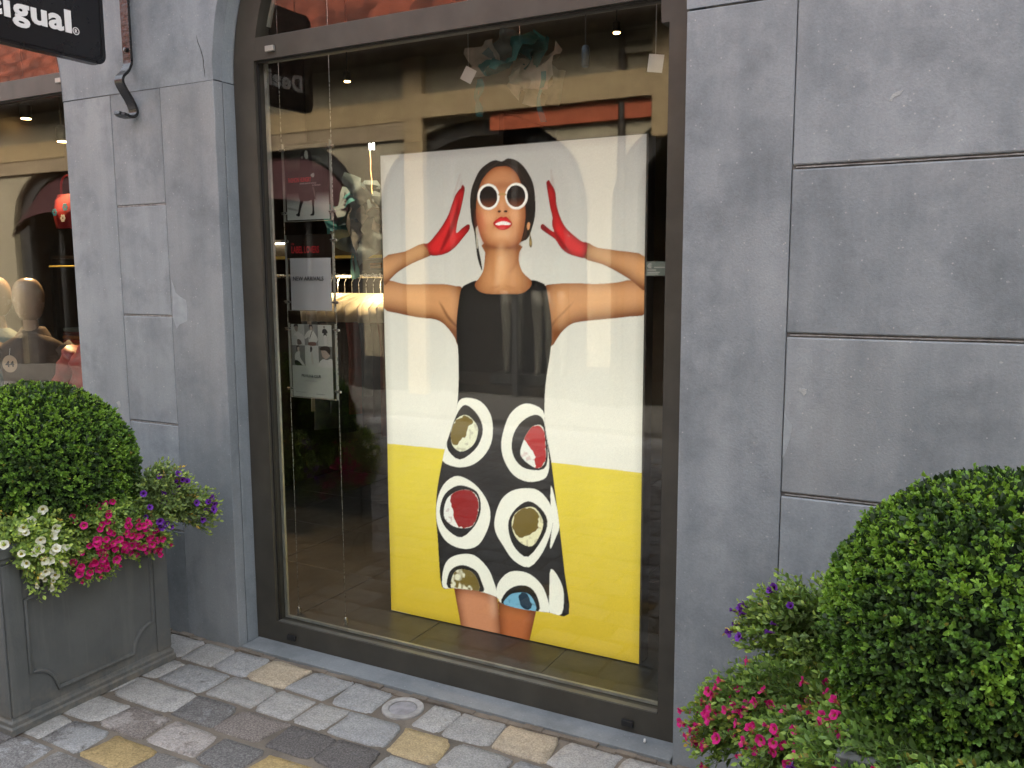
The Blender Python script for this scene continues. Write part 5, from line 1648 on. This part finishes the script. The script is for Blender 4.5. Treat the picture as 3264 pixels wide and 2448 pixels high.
# ---------------------------------------------------------------- lit spotlights: the shop's own and added ones
M['lampglow'] = emitter('lamp_glow', (1.0, .60, .22), 9.0)
def spot(x, y, z, label, power, aim, col=(1.0, .60, .28), size=R(75), top=3.452, k=1.0):
    t = thing('shop_or_added_spotlight', label, 'spotlight', (x, y, z), 0, 'lit shop spotlights')
    part('lamp_can', MB().lathe([(.030 * k, .0), (.036 * k, .0), (.036 * k, .08 * k), (.020 * k, .095 * k), (.0, .095 * k)], 18), 'gasket', t, True)
    part('lamp_face', MB().lathe([(.0, -.004), (.029 * k, -.004), (.029 * k, -.001), (.0, -.001)], 18), 'lampglow', t)
    part('drop_rod', MB().tube([(0, 0, .09 * k), (0, 0, top - z)], .006 * k, 8), 'gasket', t)
    ld = bpy.data.lights.new('spot_beam', 'SPOT')
    ld.energy = power; ld.spot_size = size; ld.spot_blend = .6; ld.color = col; ld.shadow_soft_size = .03
    lo = link('spot_beam', ld, t)
    lo.location = (0, 0, -.04)
    lo.rotation_euler = (Vector(aim) - Vector((x, y, z))).to_track_quat('-Z', 'Y').to_euler()
    return t
spot(-5.50, 1.2, 2.50, 'lit warm spotlight at the far left above the mannequins', 26, (-4.7, .6, 1.2))
spot(-5.15, 1.2, 2.33, 'lit warm spotlight above the mannequins next to the stone pillar edge', 26, (-4.3, .6, 1.1))
spot(-3.62, 1.86, 1.53, 'added warm spotlight under the shelf to brighten the clothes rail', 2.4, (-3.42, 2.0, 1.2), (1.0, .70, .38), R(130), 1.592, .4)  # added lamp to light the hanging clothes without the scarf heap
spot(-3.10, 1.86, 1.53, 'added warm spotlight under the shelf, behind the lit poster', 2.4, (-3.20, 2.0, 1.2), (1.0, .70, .38), R(130), 1.592, .4)  # second added lamp for the clothes on the rail
spot(-3.36, 1.80, 2.62, 'lit warm spotlight above the scarf heap', 9, (-3.45, 1.98, 1.86), (1.0, .74, .46), R(50), k=.6)
spot(-2.30, .24, 3.20, 'added unseen white spotlight over the print holders behind the top of the frame', 20, (-2.42, .385, 1.45), (1.0, .93, .82), R(34))  # unseen lamp added to brighten the print sheets
spot(-1.47, 1.3, 2.54, 'single small lit spotlight high right behind the window', 3, (-1.5, 1.6, 1.0), k=.5)

# ---------------------------------------------------------------- mannequins in the next window
M['mskin'] = plain('mannequin_cream', (.36, .275, .19), (.33, .25, .175), 10, .25)
M['hood'] = plain('brown_hoodie', (.050, .034, .024), (.035, .024, .018), 14, .85, 0, .3, 90)
M['tee'] = plain('grey_teal_tee', (.10, .15, .14), (.07, .11, .11), 9, .85, 0, .3, 90)
M['jeans'] = plain('dark_jeans', (.02, .025, .04), (.013, .016, .027), 20, .9, 0, .3, 120)
M['puffer'] = plain('red_padded_jacket', (.22, .006, .007), (.15, .004, .005), 12, .5, 0, .3, 60)
M['cuff'] = plain('pale_yellow_cuff', (.60, .50, .22), (.5, .42, .18), 20, .8)
def tube_loft(b, pts, rs, n=14):
    b.tube([Vector(p) for p in pts], rs, n)
def mannequin(x, y, rz, label, top, elbow_out=.09, sc=1.0, puff=False, flip=1):
    t = thing('mannequin', label, 'mannequin', (x, y, 0), rz, 'mannequins in the next window')
    t.scale = (sc, sc, sc)
    b = MB()
    hd = []
    for k in range(15):
        a = PI * k / 14
        zz = 1.350 - .120 * math.cos(a)
        ww = math.sin(a) ** .8
        egg = 1.0 + .10 * (-math.cos(a))
        hd.append(((.0, -.010 * (1 - math.cos(a)) / 2 + .006, zz), max(.001, .0775 * ww * egg), max(.001, .095 * ww * egg)))
    b.loft(hd, 24)
    b.loft([((0, .012, 1.12), .055, .05), ((0, .010, 1.18), .040, .042), ((0, .004, 1.23), .037, .040), ((0, 0, 1.28), .040, .045)], 16)
    if not puff:
        part('head', b, 'mskin', t, 'all')
    g_ = MB()
    s_ = 1.12 if puff else 1.0
    secs = [((0, 0, .66), .150 * s_, .095 * s_), ((0, 0, .80), .140 * s_, .095 * s_), ((0, 0, .95), .155 * s_, .105 * s_), ((0, 0, 1.06), .168 * s_, .100 * s_), ((0, .005, 1.115), .150 * s_, .085 * s_), ((0, .008, 1.15), .090, .065), ((0, .008, 1.172), .055, .055)]
    if puff:
        secs = []
        for k in range(22):
            z = .64 + k * .0245
            base = .155 if z < 1.08 else .155 - (z - 1.08) * .9
            secs.append(((0, .004, z), max(.06, base * 1.12 + .010 * math.sin(k * 1.6)), max(.055, base * .72 + .008 * math.sin(k * 1.6))))
    g_.loft(secs, 24)
    for s in (-1, 1):
        k = s * flip
        pts = [(k * .145, 0, 1.095), (k * (.185 + elbow_out * .4), .01, 1.0), (k * (.20 + elbow_out), .015, .86), (k * (.19 + elbow_out * .8), -.06, .79), (k * (.16 + elbow_out * .3), -.15, .745)]
        rr = [.058, .055, .050, .046, .040]
        if puff:
            pts = smooth_path([np.array(p) for p in pts], 5); rr = [.070 - .018 * i / len(pts) + .006 * math.sin(i * 1.9) for i in range(len(pts))]
        tube_loft(g_, pts, rr)
    part('top', g_, top, t, 'all')
    if not puff:
        h_ = MB()
        h_.loft([((0, .015, 1.13), .105, .085), ((0, .03, 1.16), .085, .080), ((0, .04, 1.185), .068, .070), ((0, .04, 1.20), .058, .058)], 20)
        if top == 'hood':
            part('hood', h_, top, t, 'all')
    for s in (-1, 1):
        e = Vector((s * (.16 + elbow_out * .3), -.15, .745))
        part('cuff', MB().tube([e + Vector((0, .004, .001)), e + Vector((-s * .006, -.03, -.010))], .034 if not puff else .05, 14), 'cuff' if top == 'hood' else top, t, True)
        hand = MB()
        hand.tube([e + Vector((0, -.02, -.006)), e + Vector((-s * .008, -.05, -.016)), e + Vector((-s * .012, -.085, -.024)), e + Vector((-s * .014, -.10, -.028))], [.021, .025, .026, .015], 10)
        for q in range(4):
            o3 = e + Vector((-s * .012 + (q - 1.5) * .012, -.092, -.024))
            hand.tube([o3, o3 + Vector((0, -.026 - .004 * (q in (1, 2)), -.006)), o3 + Vector((-s * .002, -.046 - .008 * (q in (1, 2)), -.022))], [.0066, .0060, .0042], 8)
        th_ = e + Vector((-s * .028, -.055, -.014))
        hand.tube([th_, th_ + Vector((-s * .014, -.020, .002)), th_ + Vector((-s * .016, -.040, -.004))], [.008, .007, .005], 8)
        part('hand', hand, 'mskin', t, 'all')
        lg = MB()
        lg.loft([((s * .078, 0, .10), .034, .036), ((s * .08, .005, .30), .046, .050), ((s * .08, 0, .42), .046, .050), ((s * .08, 0, .60), .066, .076), ((s * .075, 0, .70), .074, .085)], 16)
        part('trouser_leg', lg, 'jeans', t, 'all')
        ft = MB()
        ft.loft([((s * .078, -.03, .0), .040, .085), ((s * .078, -.03, .03), .042, .088), ((s * .078, -.005, .06), .038, .056), ((s * .078, .0, .11), .033, .036)], 16)
        part('shoe', ft, 'gasket', t, 'all')
    part('stand_base', MB().lathe([(.0, -.012), (.15, -.012), (.15, -.004), (.0, -.002)], 28), 'steel', t, True)
    return t
mq = mannequin(-4.565, .52, R(38), 'bald mannequin in a brown hoodie with number 44 tag behind the left planter', 'hood')
mq.location.z = 0.012
t44 = thing('number_tag', 'round pale tag reading 44 on the brown hoodie of the mannequin', 'tag', (-4.42, .30, 1.04), R(38), 'round number tags')
M['tagpaper'] = plain('tag_paper', (.48, .38, .27), None, 10, .6)
part('tag_disc', MB().prism([(math.cos(a) * .036, math.sin(a) * .045) for a in np.linspace(0, 2 * PI, 28)[:-1]], 0, .0015), 'tagpaper', t44)
lettering('44', .042, 'black', t44, (.0, -.001, -.015), align='CENTER', bold=.0012, extrude=.0003)
part('tag_loop', MB().tube([(0, .001, .043), (.002, .012, .08)], .0008, 5), 'white', t44)
mq2 = mannequin(-4.99, .60, R(30), 'mannequin in a grey teal shirt with cyan lettering at the far left', 'tee')
mq2.location.z = 0.02
cy = lettering('DESIGUAL', .055, 'cyan_ink', mq2, (-.13, -.112, .985), bold=.003, extrude=.001, xscale=.9, name='shirt_lettering')
cy.rotation_euler = (0, -R(8), 0)
mq3 = mannequin(-3.80, .38, R(10), 'mannequin in a padded red jacket half hidden by the stone pillar', 'puffer', .08, 1.0, True)
mq3.location.z = 0.012
# red hat on a stand and a dark display rack deeper in
pt = thing('display_rack', 'dark open display rack behind the mannequins in the next window', 'rack', (-5.40, 1.22, 0))
for x in (0, .75):
    for y in (0, .35):
        part('rack_post', MB().box(x, y, 0, x + .03, y + .03, 1.62), 'gasket', pt)
for z in (.5, 1.0, 1.60):
    part('rack_shelf', MB().box(.0, .0, z, .78, .38, z + .02), 'darkin', pt)
part('rack_rail', MB().tube([(.03, -.02, 1.55), (.75, -.02, 1.55)], .006, 8), 'ystrip', pt)
for _i, (_x, _z, _n) in enumerate(((-5.36, 1.02, 5), (-5.12, 1.02, 6))):
    for _k in range(_n):
        o = part('folded_shirt', MB().box(0, 0, 0, .20, .26, .024), ['knit0', 'knit3', 'knit1', 'redcloth', 'tealgrey', 'knit2'][(_i * 2 + _k) % 6], None, True, .008)
        o.location = (_x + RNG.uniform(-.008, .008), 1.25, _z + .001 + _k * .0255)
        tag(o, '%s folded shirt in %s of the dark display rack' % (ORD[_k], ['the upper left pile', 'the upper middle pile', 'the upper right pile', 'the lower left pile', 'the lower right pile'][_i]), 'shirt', 'folded shirts on the rack')
ht = thing('red_bag', 'red bag with small blue and white flowers hung above the dark display rack', 'bag', (-5.30, 1.32, 1.80))
M['redbag'] = plain('red_fabric_bag', (.30, .014, .016), (.22, .01, .014), 9, .7, 0, .3)
part('bag_body', MB().loft([((0, 0, 0), .12, .06), ((0, 0, .08), .135, .07), ((0, 0, .18), .12, .055), ((0, 0, .22), .11, .02)], 18), 'redbag', ht, True)
part('bag_handle', MB().tube([Vector(q) for q in smooth_path([np.array((-.07, 0, .21)), np.array((-.06, 0, .30)), np.array((0, 0, .34)), np.array((.06, 0, .30)), np.array((.07, 0, .21))])], .007, 8), 'redbag', ht, True)
part('bag_cord', MB().tube([(0, 0, .335), (0, 0, 1.65)], .002, 5), 'gasket', ht)
for i, (x, z) in enumerate(((-.05, .10), (.03, .06), (.06, .13))):
    fl = MB()
    for k in range(6):
        a = k * PI / 3
        fl.lathe([(.0, -.002), (.009, -.002), (.009, .002), (.0, .002)], 8, (math.cos(a) * .016, math.sin(a) * .016, 0))
    o = part('flower_patch', fl, ['cyan_ink', 'white', 'cyan_ink'][i], ht); o.location = (x, -.071, z); o.rotation_euler = (PI / 2, 0, 0)

# ---------------------------------------------------------------- the building across the street (seen mirrored in the glass)
OY = -6.2
op = thing('opposite_building', 'beige rendered shop building with arched fronts across the street, mirrored in the glass', 'building', (0, OY, 0))
M['render'] = plain('beige_render', (.345, .305, .215), (.295, .26, .185), 2.5, .85, 0, .15, 60)
M['gold'] = plain('ochre_timber', (.36, .27, .145), (.31, .23, .125), 4, .6, 0, .15, 50)
M['orange'] = plain('orange_signboard', (.38, .085, .03), (.32, .07, .025), 4, .6)
M['tanboard'] = plain('tan_board', (.30, .235, .15), (.26, .20, .13), 4, .7)
M['charcoal'] = plain('charcoal_shopfront', (.05, .05, .05), (.035, .035, .036), 5, .5)
M['wine'] = plain('wine_red_awning', (.045, .006, .009), (.034, .004, .007), 5, .7)
M['rooftile'] = plain('red_clay_tile', (.13, .034, .018), (.09, .022, .013), 5, .8, 0, .3, 40)
M['gutter'] = plain('dark_eaves', (.030, .022, .016), (.02, .015, .012), 6, .6)
M['oglass'] = plain('dark_shop_glass', (.012, .014, .014), (.02, .02, .018), 1.5, .08)
M['paving'] = make_ground('pale_paving', (.17, .165, .155), (.13, .125, .12), 30)
def ob(x0, y0, z0, x1, y1, z1, name, mat, bev=0.0):
    return part(name, MB().box(x0, y0, z0, x1, y1, z1), mat, op, False, bev)
ARCHES = (-17.0, -12.6, -8.30, -5.22, -2.14, 1.0, 4.2, 7.4)
AW, AH, AZ = 1.40, 0.95, 2.30
def aline(c, k=1.0, n=24):
    return [(c + AW * k * math.cos(PI * i / n), AZ + AH * k * math.sin(PI * i / n)) for i in range(n + 1)]
# wall with arched openings
wall = MB()
xs = [-26.0]
for c in ARCHES:
    xs += [c - AW + (2 * AW) * i / 24 for i in range(25)]
xs.append(26.0)
xs = sorted(set(round(x, 4) for x in xs))
for a, c in zip(xs[:-1], xs[1:]):
    m = (a + c) / 2
    def lo(x):
        for k in ARCHES:
            if abs(m - k) < AW:
                return AZ + AH * math.sqrt(max(0, 1 - ((x - k) / AW) ** 2))
        return 0.0
    wall.add([(a, 0, lo(a)), (c, 0, lo(c)), (c, 0, 4.25), (a, 0, 4.25), (a, -.3, lo(a)), (c, -.3, lo(c)), (c, -.3, 4.25), (a, -.3, 4.25)],
             [(0, 3, 2, 1), (4, 5, 6, 7), (0, 1, 5, 4), (3, 7, 6, 2), (0, 4, 7, 3), (1, 2, 6, 5)])
part('facade', wall, 'render', op)
for c in ARCHES:
    pts = [(c + AW, 0)] + aline(c) + [(c - AW, 0)]
    inn = [(c - AW * .82, 0)] + list(reversed([(x, AZ + (z - AZ) * 1.0 - .0) for x, z in aline(c, .82)])) + [(c + AW * .82, 0)]
    part('shopfront_surround', MB().prism([(x, z) for x, z in pts] + inn, -.22, -.10), 'charcoal', op)
    part('shopfront_glass', MB().prism([(c + AW * .82, 0)] + aline(c, .82) + [(c - AW * .82, 0)], -.20, -.18), 'edge_glass', op)
    part('shop_back', MB().box(c - 1.5, -1.6, 0, c + 1.5, -1.5, 3.4), 'darkin', op)
    part('shop_side', MB().box(c - 1.52, -1.5, 0, c - 1.42, -.301, 3.4), 'darkin', op)
    part('shop_side', MB().box(c + 1.42, -1.5, 0, c + 1.52, -.301, 3.4), 'darkin', op)
    part('shop_top', MB().box(c - 1.5, -1.6, 3.4, c + 1.5, -.301, 3.5), 'darkin', op)
    part('shop_base', MB().box(c - 1.42, -1.5, -.02, c + 1.42, -.301, .12), 'darkin', op)
    aw = MB()
    n = 20
    ro_, rf_ = [], []
    for i in range(n + 1):
        a = PI * i / n
        ro_.append((c + AW * .80 * math.cos(a), -.10, AZ + AH * .78 * math.sin(a)))
        rf_.append((c + AW * .80 * math.cos(a), .22, AZ - .22 + AH * .40 * math.sin(a)))
    o0 = len(aw.v)
    aw.v += ro_ + rf_
    for i in range(n):
        aw.face(i, i + 1, n + 1 + i + 1, n + 1 + i)
    if c < -7:
        part('awning', aw, 'wine', op, 'all')
    for dx in (-.42, .42):
        ob(c + dx - .03, -.179, 0, c + dx + .03, -.13, AZ + .55, 'mullion', 'charcoal')
ob(-26, .001, 0, -18.5, .03, .45, 'plinth_course', 'charcoal')
for _a, _b in zip(ARCHES[:-1], ARCHES[1:]):
    ob(_a + AW, .001, 0, _b - AW, .03, .45, 'plinth_course', 'charcoal')
ob(-26, .001, 3.29, -6.17, .05, 3.55, 'signboard', 'gold'); ob(-5.89, .001, 3.29, 26, .12, 3.56, 'timber_beam', 'gold')
ob(-26, .001, 3.085, -6.17, .04, 3.285, 'lower_board', 'tanboard'); ob(-5.0, .001, 3.085, -3.07, .06, 3.285, 'orange_board', 'orange')
ob(-6.165, .001, 0, -5.895, .10, 4.15, 'timber_post', 'gold', .01)
ob(-3.07, .001, 2.87, -2.60, .13, 4.15, 'timber_post', 'gold', .01)
for i in range(4):
    ob(-3.385, .002, 3.74 + i * .115, -3.075, .06, 3.80 + i * .115, 'shutter_slat', 'render')
part('downpipe', MB().tube([(-3.42, .045, 0), (-3.42, .045, 4.02)], .04, 10), 'gutter', op, True)
ob(-26, -.05, 4.0, 26, .38, 4.16, 'eaves_board', 'gutter')
part('gutter', MB().tube([(-26, .42, 4.06), (26, .42, 4.06)], .07, 10), 'gutter', op, True)
# tiled roof as one rippled sheet
tw, rows = .30, 13
us = np.arange(-25.8, -1.0, tw / 6)
tl = np.linspace(0, 1, rows * 4 + 1)
UU, TT = np.meshgrid(us, tl)
L0 = 5.4
fr_ = (TT * rows) % 1.0
hgt = .095 * np.abs(np.sin(UU / tw * PI)) ** 1.3 + .075 * (1 - fr_)
ang = R(40)
V = np.stack([UU, .46 - TT * L0 * math.cos(ang) + hgt * math.sin(ang), 4.17 + TT * L0 * math.sin(ang) + hgt * math.cos(ang)], -1).reshape(-1, 3)
ny, nx = UU.shape
j, i = np.meshgrid(np.arange(ny - 1), np.arange(nx - 1), indexing='ij')
a = j * nx + i
tn = np.random.default_rng(2).uniform(.35, 1.35, (60, 120))
tc_ = tn[np.minimum((TT * rows).astype(int), 59), ((UU + 26) / tw).astype(int) % 120].reshape(-1, 1)
me = col_mesh('roof_tiles', V, np.stack([a, a + 1, a + nx + 1, a + nx], -1).ravel(), np.full((ny - 1) * (nx - 1), 4, np.int32), np.array([.21, .052, .028]) * tc_, 'print', False)
o = link('roof_tiles', me, op); o['kind'] = 'stuff'
part('roof_side', MB().prism([(.44, 4.17), (-3.7, 7.6), (-7.5, 4.17)], -26, -25.8, 'yz'), 'rooftile', op)
part('roof_side', MB().prism([(.44, 4.17), (-3.7, 7.6), (-7.5, 4.17)], -1.0, 26, 'yz'), 'rooftile', op)
part('roof_core', MB().prism([(.40, 4.10), (-3.7, 7.55), (-7.5, 4.10)], -25.8, -1.0, 'yz'), 'gutter', op)
kb = part('far_pavement', MB().box(-40, OY - .3, -.06, 40, OY + 1.3, .02), 'paving', None)
tag(kb, 'pale paved strip along the opposite shop fronts', 'pavement', kind='structure')
# pale mannequins behind the opposite glass front
M['greyskin'] = plain('grey_mannequin', (.16, .15, .13), None, 10, .4)
def far_mannequin(x, label, col):
    t = thing('window_mannequin', label, 'mannequin', (x, OY - .55, .26), 0, 'mannequins across the street')
    b = MB()
    b.loft([((0, 0, 1.02), .15, .09), ((0, 0, 1.2), .13, .08), ((0, 0, 1.38), .16, .09), ((0, 0, 1.46), .10, .06), ((0, 0, 1.54), .045, .045), ((0, 0, 1.60), .06, .07), ((0, 0, 1.70), .07, .085), ((0, 0, 1.78), .03, .035)], 14)
    for s in (-1, 1):
        b.tube([Vector((s * .15, 0, 1.42)), Vector((s * .20, 0, 1.2)), Vector((s * .20, .04, .98))], [.05, .042, .03], 10)
    part('torso', b, col, t, 'all')
    for s in (-1, 1):
        b = MB()
        b.loft([((s * .08, .02, .0), .04, .09), ((s * .08, 0, .08), .034, .04), ((s * .08, 0, .30), .05, .05), ((s * .08, 0, .5), .05, .05), ((s * .08, 0, .80), .075, .08), ((s * .08, 0, 1.02), .08, .09)], 12)
        part('leg', b, 'greyskin', t, 'all')
    part('plinth', MB().box(-.25, -.14, -.12, .25, .14, -.002), 'charcoal', t)
for x, col, lab in ((-5.05, 'tealgrey', 'mirrored mannequin in a grey green top, left one across the street'), (-4.62, 'darkcloth', 'mirrored mannequin in dark clothes, middle one across the street'), (-4.28, 'bluegrey', 'mirrored mannequin in a blue grey top, right one across the street')):
    far_mannequin(x, lab, col)
